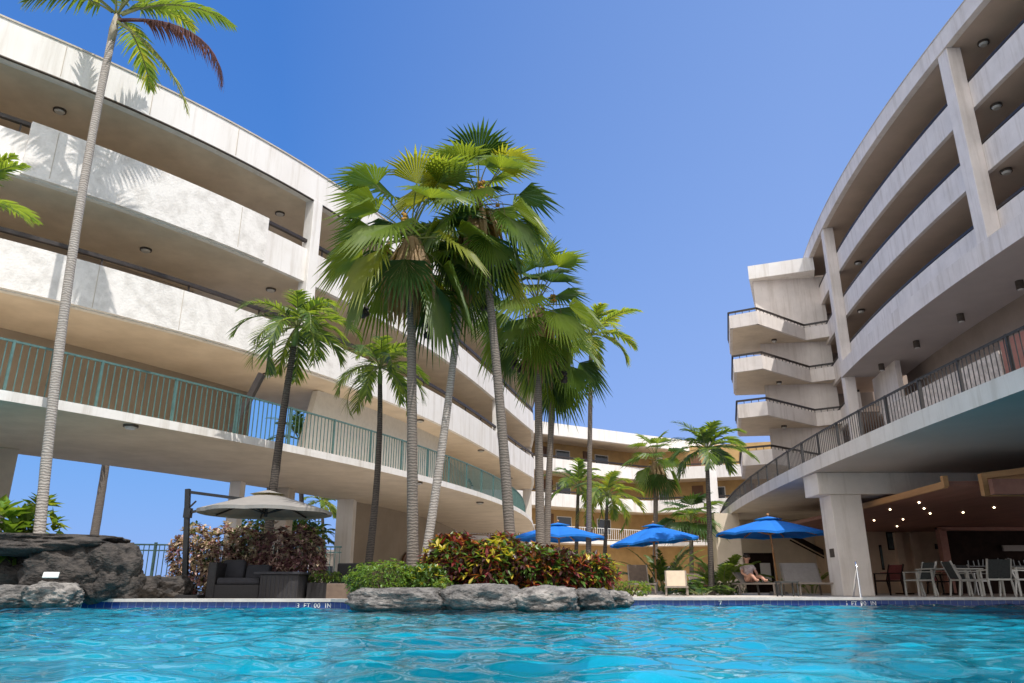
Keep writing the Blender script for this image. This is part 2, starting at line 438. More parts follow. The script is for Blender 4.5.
# deck: everything around the pool, one sheet
b = MB()
def flat(b, poly, z, m=0): b.face([(x, y, z) for x, y in poly], m)
xs = [p[0] for p in far_edge]
def ey(x):
    return float(np.interp(x, xs, [p[1] for p in far_edge]))
cells = sorted(set(xs))
for i in range(len(far_edge) - 1):
    (x0, y0), (x1, y1) = far_edge[i], far_edge[i + 1]
    flat(b, [(x0, y0), (x1, y1), (x1, 27), (x0, 27)], Z0)
flat(b, [(-60, -5), (-20, -5), (-20, 27), (-60, 27)], Z0)
flat(b, [(22, -5), (70, -5), (70, 27), (22, 27)], Z0)
flat(b, [(-60, -40), (70, -40), (70, -5), (-60, -5)], Z0)
flat(b, [(-26, 27), (70, 27), (70, 120), (-14, 120)], Z0)
# seaward edge drops away
flat(b, [(-60, 27), (-26, 27), (-26, 27.001), (-60, 27.001)], Z0)
o = b.build('pool_deck', DECK, fix=False); tag(o, kind='structure')
b = MB()
sea_edge = [(-60, 27), (-26, 27), (-14, 120)]
b.quadstrip([(x, y, Z0 - .002) for x, y in sea_edge], [(x - 3, y + 3, -8) for x, y in sea_edge])
tag(b.build('seawall_slope', LAVA, fix=False), kind='structure')
# coping: a real raised lip round the pool
b = MB()
def strip(b, path, w, z0, z1):
    # offsets the polyline outward (away from the pool, +y side)
    P = [Vector((x, y, 0)) for x, y in path]
    n = []
    for i in range(len(P)):
        t = (P[min(i + 1, len(P) - 1)] - P[max(i - 1, 0)]).normalized()
        n.append(Vector((-t.y, t.x, 0)))
    A = [p - k * .03 for p, k in zip(P, n)]; B = [p + k * w for p, k in zip(P, n)]
    u = Vector((0, 0, 1))
    b.quadstrip([p + u * z1 for p in A], [p + u * z1 for p in B])
    b.quadstrip([p + u * z0 for p in A], [p + u * z1 for p in A])
    b.quadstrip([p + u * z0 for p in B], [p + u * z1 for p in B])
    b.quadstrip([p + u * z0 for p in A], [p + u * z0 for p in B])
strip(b, far_edge, .38, .115, Z0 + .02)
tag(b.build('pool_coping', COPE, fix=False), kind='structure')
# basin
b = MB()
PB = [Vector((x, y, 0)) for x, y in pool_poly]
n = len(PB)
u = Vector((0, 0, 1))
b.face([p - u * 1.25 for p in PB], 0)
for i in range(n):
    p, q = PB[i], PB[(i + 1) % n]
    b.face([p - u * 1.25, q - u * 1.25, q - u * .16, p - u * .16], 0)
    b.face([p - u * .16, q - u * .16, q + u * .116, p + u * .116], 1)
tag(b.build('pool_basin', [PLASTER, TILE], fix=False), kind='structure')

# water surface with real waves
def make_water():
    ysteps = [-4.99]
    while ysteps[-1] < 17.28:
        y = ysteps[-1]
        ysteps.append(y + (0.028 if 2 < y < 8 else 0.05 if y >= 8 else 0.25))
    Y = np.array(ysteps); X = np.arange(-19.98, 21.99, 0.055)
    gx, gy = np.meshgrid(X, Y)
    z = np.zeros_like(gx)
    rg = np.random.RandomState(5)
    for k in range(64):
        lam = 0.17 * (2.6 / 0.17) ** (rg.rand() ** 1.25)
        th = rg.normal(R(78), .75)
        amp = lam * 0.0036 * (1.45 if lam < .6 else .8) * (0.7 + .6 * rg.rand())
        kx, ky = math.cos(th) * 2 * math.pi / lam, math.sin(th) * 2 * math.pi / lam
        ph = rg.rand() * 6.283
        warp = .35 * np.sin(gx * .5 + rg.rand() * 6) + .35 * np.sin(gy * .43 + rg.rand() * 6)
        z += amp * np.sin(kx * gx + ky * gy + ph + warp)
    # rings spreading from a few points near the planted island
    for (cx, cy, a, lam) in ((1.2, 6.0, .008, .55), (0.5, 8.0, .006, .6), (-1.6, 7.2, .006, .5), (2.6, 8.6, .005, .6), (0.9, 4.4, .006, .45)):
        r = np.hypot(gx - cx, gy - cy)
        z += a * np.sin(2 * math.pi * r / lam) * np.exp(-(r / 1.1) ** 2)
    ny, nx = gx.shape
    v = np.stack([gx, gy, z], -1).reshape(-1, 3)
    idx = np.arange(nx * ny).reshape(ny, nx)
    q = np.stack([idx[:-1, :-1], idx[:-1, 1:], idx[1:, 1:], idx[1:, :-1]], -1).reshape(-1, 4)
    me = bpy.data.meshes.new('pool_water')
    me.vertices.add(len(v)); me.vertices.foreach_set('co', v.ravel())
    me.loops.add(q.size); me.loops.foreach_set('vertex_index', q.ravel())
    me.polygons.add(len(q)); me.polygons.foreach_set('loop_start', np.arange(0, q.size, 4)); me.polygons.foreach_set('loop_total', np.full(len(q), 4))
    me.update(calc_edges=True)
    me.polygons.foreach_set('use_smooth', np.ones(len(q), bool))
    me.materials.append(WATER)
    o = bpy.data.objects.new('water', me); COL.objects.link(o)
    tag(o, kind='structure')
make_water()

# ================================================================== curves the buildings follow
class Curve:
    def __init__(s, pts, side):
        # side: +1 outward normal is left of travel, -1 right
        s.P = [Vector((p[0], p[1], 0)) for p in pts]
        s.L = [0.0]
        for a, c in zip(s.P, s.P[1:]): s.L.append(s.L[-1] + (c - a).length)
        s.N = []
        for i in range(len(s.P)):
            t = (s.P[min(i + 1, len(s.P) - 1)] - s.P[max(i - 1, 0)]).normalized()
            s.N.append(Vector((-t.y, t.x, 0)) * side)
    def at(s, l):
        l = max(0, min(s.L[-1], l))
        i = int(np.searchsorted(s.L, l)) - 1
        i = max(0, min(len(s.P) - 2, i))
        f = (l - s.L[i]) / (s.L[i + 1] - s.L[i])
        p = s.P[i].lerp(s.P[i + 1], f); nn = s.N[i].lerp(s.N[i + 1], f).normalized()
        return p, nn
    def pt(s, l, off, z):
        p, nn = s.at(l)
        q = p + nn * off
        return Vector((q.x, q.y, z))
    def tang(s, l):
        p, nn = s.at(l)
        return math.atan2(-nn.x, nn.y) # rotation so local +y looks outward
    def l_at_px(s, px, z, off=0):
        best = None
        for k in range(2001):
            l = s.L[-1] * k / 2000
            q = s.pt(l, off, z)
            if q.y < .8: continue
            e = abs(pixx(q.x, q.y, z) - px)
            if best is None or e < best[0]: best = (e, l)
        return best[1]
    def sweep(s, b, prof, l0=0, l1=None, step=.6, m=0, caps=True, taper=None):
        if l1 is None: l1 = s.L[-1]
        n = max(2, int((l1 - l0) / step) + 1)
        rows = []
        for k in range(n):
            l = l0 + (l1 - l0) * k / (n - 1)
            rows.append([s.pt(l, o if not taper else taper(l, o), z) for o, z in prof])
        i = len(b.v); c = len(prof)
        for r in rows: b.v += [tuple(p) for p in r]
        for k in range(n - 1):
            for j in range(c):
                j2 = (j + 1) % c
                b.f.append((i + k * c + j, i + k * c + j2, i + (k + 1) * c + j2, i + (k + 1) * c + j)); b.m.append(m)
        if caps:
            b.f.append(tuple(i + j for j in range(c))); b.m.append(m)
            b.f.append(tuple(i + (n - 1) * c + j for j in range(c))); b.m.append(m)

def rect(o0, o1, z0, z1): return [(o0, z0), (o1, z0), (o1, z1), (o0, z1)]

# ------------------------------------------------------------------ LEFT WING
def polar_curve(data, c, k, deg, a0, a1, n=120):
    d = np.array(data) * k - np.array(c)
    ph = np.arctan2(d[:, 1], d[:, 0]); r = np.hypot(d[:, 0], d[:, 1])
    co = np.polyfit(ph, r, deg)
    lo, hi = ph.min(), ph.max()
    pts = []
    for i in range(n):
        a = a0 + (a1 - a0) * i / (n - 1)
        rr = np.polyval(co, min(max(a, lo), hi))
        pts.append((c[0] + math.cos(a) * rr, c[1] + math.sin(a) * rr))
    return pts
KL = 1.12
fac = [(-11.44, 13.89), (-9.94, 15.39), (-8.1, 17.49), (-6.17, 20.23), (-11.35, 14.64), (-9.65, 15.63), (-8.26, 17.91), (-7.12, 19.45), (-6.39, 20.61), (-3.09, 27.26), (-2.29, 28.84), (-2.78, 28.46), (1.0, 43.13), (1.23, 42.1), (-9.52, 16.49), (-2.76, 30.2), (-10.96, 14.93), (-8.42, 17.58)]
lipd = [(-9.73, 13.81), (-8.71, 14.76), (-7.27, 16.63), (-6.6, 17.4), (-5.1, 19.56), (-3.38, 24.93), (1.14, 41.47), (-9.1, 13.6), (-6.44, 16.83), (-3.03, 24.06), (1.17, 43.09)]
LC = (-52.7, 52.0)
CL = Curve(polar_curve(fac, LC, KL, 3, R(-62), R(3)), -1)      # upper floors
C2 = Curve(polar_curve(lipd, LC, KL, 2, R(-62), R(3)), -1)     # first walkway, a little proud
def zl(z): return EYE + (z - .5) * KL
lw = thing('hotel_wing', 'long cream curved hotel wing with teal railed walkway and deep white balcony bands', 'building', (0, 0, 0))
Lmax = CL.L[-1]
px2l = lambda px, z: CL.l_at_px(px, z)
# first walkway slab
b = MB()
z0, z1 = zl(3.8), zl(3.99)
C2.sweep(b, [(0, z0), (0, z1), (-7.2, z1), (-7.2, z0), (-.22, z0 - .001)], taper=lambda l, o: o if o > -1 else -7.8 + 2.3 * l / C2.L[-1])
o = b.build('walkway_slab', [SOFFIT, STUCCO], lw)
for p in o.data.polygons:
    if abs(p.normal.z) < .5: p.material_index = 1
# small drip lip under the edge
# guard railing on the walkway
def railing(curve, off, zb, h, l0, l1, M, parent, bal=.135, post=1.95, name='guard_railing', br=.016, posts_as_parts=True):
    b = MB()
    curve.sweep(b, rect(off - .025, off + .025, zb + h - .045, zb + h), l0, l1)
    curve.sweep(b, rect(off - .018, off + .018, zb + .09, zb + .125), l0, l1)
    k = 0
    l = l0
    while l < l1:
        p = curve.pt(l, off, zb)
        b.box((p.x, p.y, zb + h / 2 + .03), (br, br, h - .14), rz=curve.tang(l))
        l += bal
    r = b.build(name, M, parent, fix=False)
    l = l0; cnt = 0
    while l <= l1 + .01 and cnt < 95:
        p = curve.pt(l, off, zb)
        c = MB(); c.box((p.x, p.y, zb + h / 2 + .005), (.055, .055, h + .01), rz=curve.tang(l))
        c.build('post', M, r, fix=False)
        l += post; cnt += 1
    return r
railing(C2, -.55, z1, zl(5.1) - z1, 1.0, C2.L[-1] - 1, TEAL, lw, bal=.16, br=.022)

# upper slabs, parapets, handrails, roof
def upper_floor(zbot, ztop_w, ztop_r, thick_px, thick_top, thick_mat, rail_from):
    bt = zl(zbot); tw = zl(ztop_w); tr = zl(ztop_r)
    b = MB(); CL.sweep(b, [(-.02, bt + .02), (-.02, bt + .34), (-4.2, bt + .34), (-4.2, bt + .02)])
    b.build('floor_slab', SOFFIT, lw)
    b = MB(); CL.sweep(b, rect(0, -.17, bt, tw)); b.build('parapet', STUCCO, lw)
    la = px2l(thick_px[0], bt); lb = px2l(thick_px[1], bt)
    b = MB(); CL.sweep(b, rect(.13, .002, bt + .03, thick_top), la, lb); b.build('parapet_panel', thick_mat, lw)
    b = MB()
    CL.sweep(b, rect(-.02, -.14, tr - .10, tr), rail_from)
    l = rail_from
    while l < Lmax:
        p = CL.pt(l, -.08, 0); b.box((p.x, p.y, (tw + tr - .1) / 2), (.04, .04, tr - .1 - tw), rz=CL.tang(l)); l += 2.4
    b.build('handrail', HANDR, lw)
upper_floor(6.5, 7.62, 7.92, (-400, 336), zl(7.62) - .02, STUCCO_R, 0)
upper_floor(9.2, 10.25, 10.58, (20, 262), zl(10.55), STUCCO_R, 0)
zr0, zr1 = zl(11.9), zl(12.85)
b = MB(); CL.sweep(b, [(-.02, zr0 + .05), (-.02, zr1 - .1), (-9, zr1 - .1), (-9, zr0 + .05)]); b.build('roof_slab', SOFFIT, lw)
b = MB(); CL.sweep(b, rect(.12, -.24, zr0, zr1)); b.build('roof_fascia', FASCIA, lw)
b = MB(); CL.sweep(b, rect(.15, -.26, zr1, zr1 + .05)); b.build('roof_flashing', CONC, lw)
b = MB(); CL.sweep(b, rect(.125, .04, zr0 - .03, zr0 - .001)); b.build('drip_strip', LAMPM, lw)
# inner walls of the corridors (open for a stretch where the sky shows through)
open_a = px2l(262, zl(6.5)); open_b = px2l(345, zl(6.5))
for (za, zb) in ((zl(6.5) + .34, zl(9.2) + .02), (zl(9.2) + .34, zr0 + .05)):
    for (la, lb) in ((0, open_a), (open_b, Lmax)):
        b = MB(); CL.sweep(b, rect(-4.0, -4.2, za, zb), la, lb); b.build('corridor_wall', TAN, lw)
# wall behind the first walkway
wa = C2.l_at_px(248, zl(5.0), -5.2); wb = C2.l_at_px(304, zl(5.0), -2.7); wc = C2.l_at_px(440, zl(5.0), -2.7)
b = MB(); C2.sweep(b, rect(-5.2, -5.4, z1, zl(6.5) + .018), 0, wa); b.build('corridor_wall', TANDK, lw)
b = MB(); CL.sweep(b, rect(-4.201, -7.6, zl(6.5) + .02, zl(6.5) + .33), 0, open_a); b.build('floor_slab', SOFFIT, lw)
b = MB()
q0 = C2.pt(wb, -2.7, z1); 
C2.sweep(b, rect(-2.7, -2.95, z1, zl(6.5) + .02), wb + .9, wc)
# raked end of the white wall
A = [C2.pt(wb - .2, -2.7, z1), C2.pt(wb + .9, -2.7, z1), C2.pt(wb + .9, -2.7, zl(6.5)), C2.pt(wb + .55, -2.7, zl(6.5))]
B = [C2.pt(wb - .2, -2.95, z1), C2.pt(wb + .9, -2.95, z1), C2.pt(wb + .9, -2.95, zl(6.5)), C2.pt(wb + .55, -2.95, zl(6.5))]
b.quadstrip(A, B, closed=True); b.face(A); b.face(B)
b.build('white_wall', WHITE, lw)
b = MB(); C2.sweep(b, rect(-4.3, -4.5, z1, zl(6.5) + .02), wc + .4, C2.L[-1]); b.build('corridor_wall', TAN, lw)
# stair flight seen through the opening
b = MB()
s0 = aty(232, 432, 21.5); s1 = aty(262, 374, 21.5)
b.bar(s0, s1, .22, .16); b.build('stair_flight', HANDR, lw)
# columns standing in front of the balconies
def column_l(px, zc, za, zb, w, dpt, off, M=STUCCO, crv=CL):
    l = crv.l_at_px(px, zc, off)
    p = crv.pt(l, off, 0)
    b = MB(); b.box((p.x, p.y, (za + zb) / 2), (w, dpt, zb - za), rz=crv.tang(l))
    return b.build('column', M, lw, bevel=.02)
column_l(311, zl(10.6), zl(6.5) + 1.25, zr0 + .04, .42, .40, -.09 + .02)
column_l(-60, zl(10.6), zl(6.5) + 1.25, zr0 + .04, .42, .40, -.07)
column_l(497, zl(10.6), zl(6.5) + 1.25, zr0 + .04, .42, .40, -.07)
# end pier
lp = CL.l_at_px(534, zl(6.5), 0)
p = CL.pt(Lmax - .3, -.35, 0)
b = MB(); b.box((p.x, p.y, (Z0 + zr0) / 2), (.5, .6, zr0 - Z0), rz=CL.tang(Lmax)); b.build('end_pier', STUCCO, lw)
# ground floor: columns under the back edge, and a wall further along
def back_off(l): return -7.8 + 2.3 * l / C2.L[-1]
for px, w, M in ((-18, .9, CONC), (233, .42, STUCCO), (279, .75, CONC), (345, .72, STUCCO)):
    l = C2.l_at_px(px, 2.5, -6.6)
    for _ in range(4): l = C2.l_at_px(px, 2.5, back_off(l) + .45)
    p = C2.pt(l, back_off(l) + .45, 0)
    b = MB(); b.box((p.x, p.y, (Z0 + z0) / 2), (w, w, z0 - Z0 - .004), rz=C2.tang(l) + (.35 if px > 0 else 0)); b.build('column', M, lw, bevel=.02)
lg = C2.l_at_px(349, 2.5, -6.6)
for _ in range(4): lg = C2.l_at_px(349, 2.5, back_off(lg) + .2)
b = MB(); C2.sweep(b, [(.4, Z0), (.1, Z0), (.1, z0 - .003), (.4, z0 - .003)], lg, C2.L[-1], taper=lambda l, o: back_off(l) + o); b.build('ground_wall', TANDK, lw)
# brown arched recess in the ground wall
l = C2.l_at_px(398, 1.2, -6.3); p = C2.pt(l, back_off(l) + .43, 0)
b = MB(); prof = [(-1.3, 0)] + [(1.3 * math.cos(a), .55 + .75 * math.sin(a) ** .6 if math.sin(a) > 0 else .55) for a in [math.pi - k * math.pi / 14 for k in range(15)]] + [(1.3, 0)]
M4 = Matrix.Translation((p.x, p.y, Z0 + .7)) @ Matrix.Rotation(C2.tang(l), 4, 'Z')
F = [M4 @ Vector((x, .05, z)) for x, z in prof]; G = [M4 @ Vector((x, -.03, z)) for x, z in prof]
b.quadstrip(F, G, closed=True); b.face(F); b.face(G); b.build('arched_recess', DOORW, lw)
# ceiling lamps: round drums on the soffits
def disc_lamp(p, parent, r=.17, name='ceiling_lamp', h=.10):
    b = MB(); b.tube([(p.x, p.y, p.z + .002), (p.x, p.y, p.z - h * .55)], r, 14); o = b.build(name, LAMPM, parent)
    c = MB(); c.tube([(p.x, p.y, p.z - h * .55), (p.x, p.y, p.z - h)], [r * .82, r * .6], 14); c.build('lamp_cover', LAMPG, o)
for px, py, z in ((280, 213, zr0 + .05), (60, 110, zr0 + .05), (413, 300, zr0 + .05), (146, 249, zl(9.2) + .02), (271, 289, zl(9.2) + .02), (418, 372, zl(9.2) + .02), (268, 374, zl(6.5) + .02), (420, 420, zl(6.5) + .02),
                  (481, 450, zl(6.5) + .02), (131, 425, z0), (418, 482, z0), (480, 502, z0), (510, 478, zl(6.5) + .02)):
    disc_lamp(atz(px, py, z), lw)
# brown wall block at the far left under the walkway
b = MB(); q = aty(-6, 480, 30); b.box((q.x - 1.6, 30, 2.3), (4.3, .5, 4.3)); b.build('side_wall', SOFFIT, lw)
# expansion joints in the parapets
for px, za, zb in ((178, 6.55, 7.6), (92, 6.55, 7.6), (50, 9.3, 10.5), (238, 9.3, 10.5), (60, 11.95, 12.8), (150, 11.95, 12.8), (236, 11.95, 12.8)):
    l = CL.l_at_px(px, zl(za), .13); p = CL.pt(l, .125, 0)
    b = MB(); b.box((p.x, p.y, (zl(za) + zl(zb)) / 2), (.018, .02, zl(zb) - zl(za)), rz=CL.tang(l))
    b.build('expansion_joint', CONC, lw)

# ------------------------------------------------------------------ RIGHT TOWER
CR = Curve([(17.25 + .0056 * (y - 24) ** 2, y) for y in np.linspace(-22, 46.2, 130)], 1)
CW = Curve([(8.75 + .0039 * (y - 17) ** 2, y) for y in np.linspace(-14, 57, 130)], 1)
def zr(z): return z - .14
rt = thing('hotel_tower', 'tall curved grey hotel tower on the right with white columns and black handrails', 'building', (0, 0, 0))
fl = [12.3 - .15, 15.0 - .15, 17.7 - .15]
lcol = CR.l_at_px(838, zr(14.5))
for i, f in enumerate(fl):
    f = zr(f)
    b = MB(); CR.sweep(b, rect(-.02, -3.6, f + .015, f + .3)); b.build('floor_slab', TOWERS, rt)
    b = MB(); CR.sweep(b, rect(0, -.18, f, f + 1.1)); b.build('parapet', TOWERW, rt)
    b = MB(); CR.sweep(b, rect(.0, -.16, f + 1.14, f + 1.25))
    l = 1.0
    while l < CR.L[-1]:
        p = CR.pt(l, -.08, 0); b.box((p.x, p.y, f + 1.12), (.05, .05, .06), rz=CR.tang(l)); l += 1.9
    b.build('handrail', HANDR, rt)
    top = zr(fl[i + 1]) if i < 2 else zr(20.25)
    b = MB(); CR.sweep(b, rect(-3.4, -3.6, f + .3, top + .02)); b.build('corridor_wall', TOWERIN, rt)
rf0 = zr(20.25)
b = MB(); CR.sweep(b, rect(.5, -3.7, rf0 + .03, rf0 + .6)); b.build('roof_slab', TOWERS, rt)
b = MB(); CR.sweep(b, rect(.62, .35, rf0, rf0 + .75)); b.build('roof_fascia', TOWERW, rt)
b = MB(); CR.sweep(b, rect(.64, .33, rf0 + .75, rf0 + .8)); b.build('roof_flashing', CONC, rt)
def col_r(px, py, za, zb, w=.62, d=.55, off=.28):
    l = CR.l_at_px(px, py, off)
    p = CR.pt(l, off, 0)
    b = MB(); b.box((p.x, p.y, (za + zb) / 2), (w, d, zb - za), rz=CR.tang(l)); b.build('column', TOWERW, rt, bevel=.02)
    return l
lc2 = col_r(839, zr(15), 4.0, rf0 + .02)
lc3 = col_r(972, zr(15.5), zr(12.1), rf0 + .02)
p3 = CR.pt(lc3, 0, 0)
for kk in (1, 2):
    lc4 = lc3 - (lc2 - lc3) * kk
    p = CR.pt(lc4, .28, 0); b = MB(); b.box((p.x, p.y, (zr(12.1) + rf0) / 2), (.62, .55, rf0 - zr(12.1)), rz=CR.tang(lc4)); b.build('column', TOWERW, rt, bevel=.02)
# deep overhanging ledge over the terrace
lz0, lz1 = zr(11.35), zr(12.12)
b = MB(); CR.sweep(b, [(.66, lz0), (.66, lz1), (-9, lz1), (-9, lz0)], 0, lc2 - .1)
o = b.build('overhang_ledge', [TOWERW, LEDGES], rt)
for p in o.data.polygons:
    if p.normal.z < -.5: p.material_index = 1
for px, py in ((1019, 281), (960, 314), (916, 341), (881, 364), (1003, 337), (962, 360)):
    q = atz(px, py, lz0)
    b = MB(); b.tube([(q.x, q.y, lz0 + .002), (q.x, q.y, lz0 - .34)], .14, 12); o = b.build('can_lamp', LAMPM, rt)
    c = MB(); c.tube([(q.x, q.y, lz0 - .34), (q.x, q.y, lz0 - .37)], [.12, .09], 12); c.build('lamp_cover', LAMPG, o)
# lamps on corridor soffits
for px, py, z in ((983, 42, rf0 + .03), (850, 246, rf0 + .03), (996, 105, zr(fl[2])), (1006, 170, zr(fl[1])), (858, 262, zr(fl[2])), (861, 310, zr(fl[1]))):
    disc_lamp(atz(px, py, z), rt, .2, h=.16)
# floor below the ledge, past the second column
f = zr(9.45)
CB = Curve([(18.0, 39.2), (19.2, 40.4), (21.5, 40.9), (26, 41.2)], -1)
b = MB(); CR.sweep(b, rect(-.2, -3.6, f + .015, f + .3), lc2); b.build('floor_slab', TOWERS, rt)
b = MB(); CR.sweep(b, rect(-.05, -.2, f, f + 1.1), lc2 - .05); b.build('parapet', TOWERW, rt)
b = MB(); CR.sweep(b, rect(-.05, -.18, f + 1.13, f + 1.23), lc2 - .05); b.build('handrail', HANDR, rt)
f2 = zr(6.75)
b = MB(); CR.sweep(b, rect(-.2, -3.6, f2 + .015, f2 + .3), lc2); b.build('floor_slab', TOWERS, rt)
b = MB(); CR.sweep(b, rect(-.05, -.2, f2, f2 + 1.1), lc2 - .05); b.build('parapet', TOWERW, rt)
b = MB(); CR.sweep(b, rect(-3.4, -3.6, 3.8, lz0), lc2); b.build('corridor_wall', TOWERIN, rt)
# white parapet of the floor that turns in behind the ledge
b = MB()
pa = [Vector((19.3, 42.2, 0)), Vector((23.5, 41.0, 0)), Vector((30, 40.2, 0))]
pa = [atz(858, 400, f + .5), atz(893, 372, f + 1.0)]
# terrace under the ledge: tower core wall, pebble wall
b = MB(); CR.sweep(b, rect(-2.6, -2.9, zr(4.13), lz0), 0, lc2 - .3); b.build('core_wall', TOWERIN, rt)
b = MB(); CR.sweep(b, rect(-1.1, -1.35, zr(9.3), lz0 - .003), lc2 - 3.2, lc2 + .6); b.build('white_wall', TOWERW, rt)
b = MB(); CW.sweep(b, rect(-1.9, -2.2, zr(4.13), zr(5.45)), CW.l_at_px(1003, 4.8, -1.9), CW.l_at_px(884, 4.8, -1.9)); b.build('pebble_wall', STONE, rt)
b = MB(); CW.sweep(b, rect(-1.9, -2.6, zr(4.13), zr(5.6)), 0, CW.l_at_px(1003, 4.8, -1.9) - .1); b.build('wood_panel', MAROON, rt)
# terrace slab on the first floor
w0, w1 = zr(3.75), zr(4.13)
b = MB(); CW.sweep(b, [(0, w0), (0, w1), (-13, w1), (-13, w0)])
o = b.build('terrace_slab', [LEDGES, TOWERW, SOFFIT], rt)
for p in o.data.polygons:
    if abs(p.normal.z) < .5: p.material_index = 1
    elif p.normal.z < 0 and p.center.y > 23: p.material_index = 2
railing(CW, -.6, w1, .95, .6, CW.L[-1] - 1, GREYR, rt, bal=.15, post=1.6)
# ground column and cross beam
def col_block(name, x0, x1, y0, y1, za, zb, M, parent=rt, bv=.015):
    b = MB(); b.box(((x0 + x1) / 2, (y0 + y1) / 2, (za + zb) / 2), (x1 - x0, y1 - y0, zb - za)); return b.build(name, M, parent, bevel=bv)
col_block('column', 9.38, 10.28, 22.4, 23.25, Z0, 2.98, TOWERW)
col_block('cross_beam', 9.0, 30, 22.28, 23.35, 2.98, w0 - .004, TOWERW)
q = ground(720.5, 35); q2 = ground(746, 35)
col_block('column', q.x, q2.x, 35, 35.8, Z0, w0 - .004, SOFFIT)
# garden wall behind the blue parasols, with a dark doorway and a stair rail
col_block('ground_wall', 11.2, 18.5, 38.5, 38.8, Z0, w0 - .004, SOFFIT)
a = aty(744, 553, 38.4); c = aty(776, 588, 38.4)
col_block('doorway', a.x, c.x, 38.40, 38.496, Z0, a.z, DARKBAR, bv=0)
a = aty(760, 563, 38.35); c = aty(772, 582, 38.35)
col_block('door_glass', a.x, c.x, 38.36, 38.396, c.z, a.z, LAMPG, bv=0)
b = MB(); b.bar(aty(781, 530, 37.5), aty(832, 557, 37.5), .12, .22); b.bar(aty(790, 540, 37.5), aty(832, 562, 37.5), .06, .06)
b.build('stair_rail', DARKBAR, rt)
col_block('dark_post', aty(822, 540, 37.9).x, aty(830, 540, 37.9).x, 37.9, 38.2, Z0, w0 - .004, DARKBAR)

# restaurant under the terrace
rs = thing('restaurant', 'dim open restaurant under the terrace with maroon ceiling and wooden fascia steps', 'restaurant', (0, 0, 0))
Yb = 34.0
zc = 2.72
A = atz(868, 508, zc); Bq = atz(945, 486, zc)
b = MB()
P = [(A.x, A.y), (Bq.x, Bq.y), (26, Bq.y), (26, Yb), (A.x, Yb)]
b.face([(x, y, zc) for x, y in P]); b.face([(x, y, zc + .12) for x, y in P]); b.quadstrip([(x, y, zc) for x, y in P], [(x, y, zc + .12) for x, y in P], closed=True)
b.build('ceiling', MAROON, rs)
b = MB(); b.bar((A.x - .2, A.y + .3, zc + .03), (Bq.x, Bq.y - .02, zc + .03), .10, .16)
b.bar((Bq.x, Bq.y - .02, zc - .02), (Bq.x, Bq.y - .02, zc + .24), .12, .12); b.build('fascia_board', WOODT, rs)
# second, lower step of the ceiling and its beam
b = MB(); b.box((17.5, Bq.y - 1.2, zc - .17), (13.2, .16, .34)); b.build('ceiling_beam', MAROON, rs)
C1 = aty(982, 476, 17.9)
b = MB(); b.bar((C1.x, 17.9, C1.z), (C1.x + 6, 16.5, C1.z + .62), .12, .14); b.bar((C1.x, 17.9, C1.z + .05), (C1.x, 17.9, C1.z - .46), .12, .14); b.bar((C1.x, 17.95, C1.z - .42), (C1.x + 8, 17.6, C1.z - .42), .1, .1); b.build('fascia_board', WOODT, rs)
b = MB()
F = [(C1.x + .05, 17.97, C1.z - .4), (C1.x + 6, 17.7, C1.z - .4), (C1.x + 6, 17.5, C1.z + .6), (C1.x + .05, 17.97, C1.z - .02)]
b.face(F); b.face([(x, y + .1, z) for x, y, z in F]); b.quadstrip(F, [(x, y + .1, z) for x, y, z in F], closed=True); b.build('wood_panel', WOODT, rs)
b = MB(); b.box((20.6, Yb + .15, 1.85), (11.2, .3, 3.4)); b.build('back_wall', RWALL, rs)
b = MB(); b.box((15.15, 36.4, 1.85), (.3, 4.1, 3.4)); b.build('side_wall', RWALL, rs)
for px in (901, 917):
    q = aty(px, 560, Yb - .12); b = MB(); b.box((q.x, Yb - .12, 1.4), (.34, .24, 2.55)); b.build('pilaster', RWALL, rs, bevel=.02)
q = aty(947, 560, 31)
b = MB(); b.box((q.x + 4.2, 31.3, 1.42), (8.4, .4, 2.55)); b.build('bar_front', DARKBAR, rs)
b = MB(); b.box((q.x + 4.2, 31.0, 2.62), (8.6, .3, .14)); b.box((q.x - .05, 31.0, 1.35), (.28, .3, 2.5)); b.build('bar_frame', MAROON, rs)
b = MB(); q3 = aty(1005, 548, 30.8); b.box((q3.x + 1.5, 30.95, q3.z), (3.0, .1, .22)); b.build('bar_shelf', GREYS, rs)
b = MB()
for k in range(16):
    b.tube([(q.x + .8 + k * .2 + rnd.uniform(-.05, .05), 30.98, 1.2), (q.x + .8 + k * .2, 30.98, 1.2 + rnd.uniform(.18, .3))], .04, 6)
b.box((q.x + 2.4, 30.98, 1.18), (3.6, .12, .03)); b.build('bottle_shelf', GLASSD, rs)
# spotlights in the ceiling
for px, py in ((897, 526), (903, 519), (874, 520), (890, 509), (919, 502), (924, 508), (930, 513), (963, 512), (994, 507)):
    q = atz(px, py, zc)
    if q.y < Yb:
        b = MB(); b.tube([(q.x, q.y, zc + .001), (q.x, q.y, zc - .03)], .026, 10); b.build('spotlight', SPOT, rs)
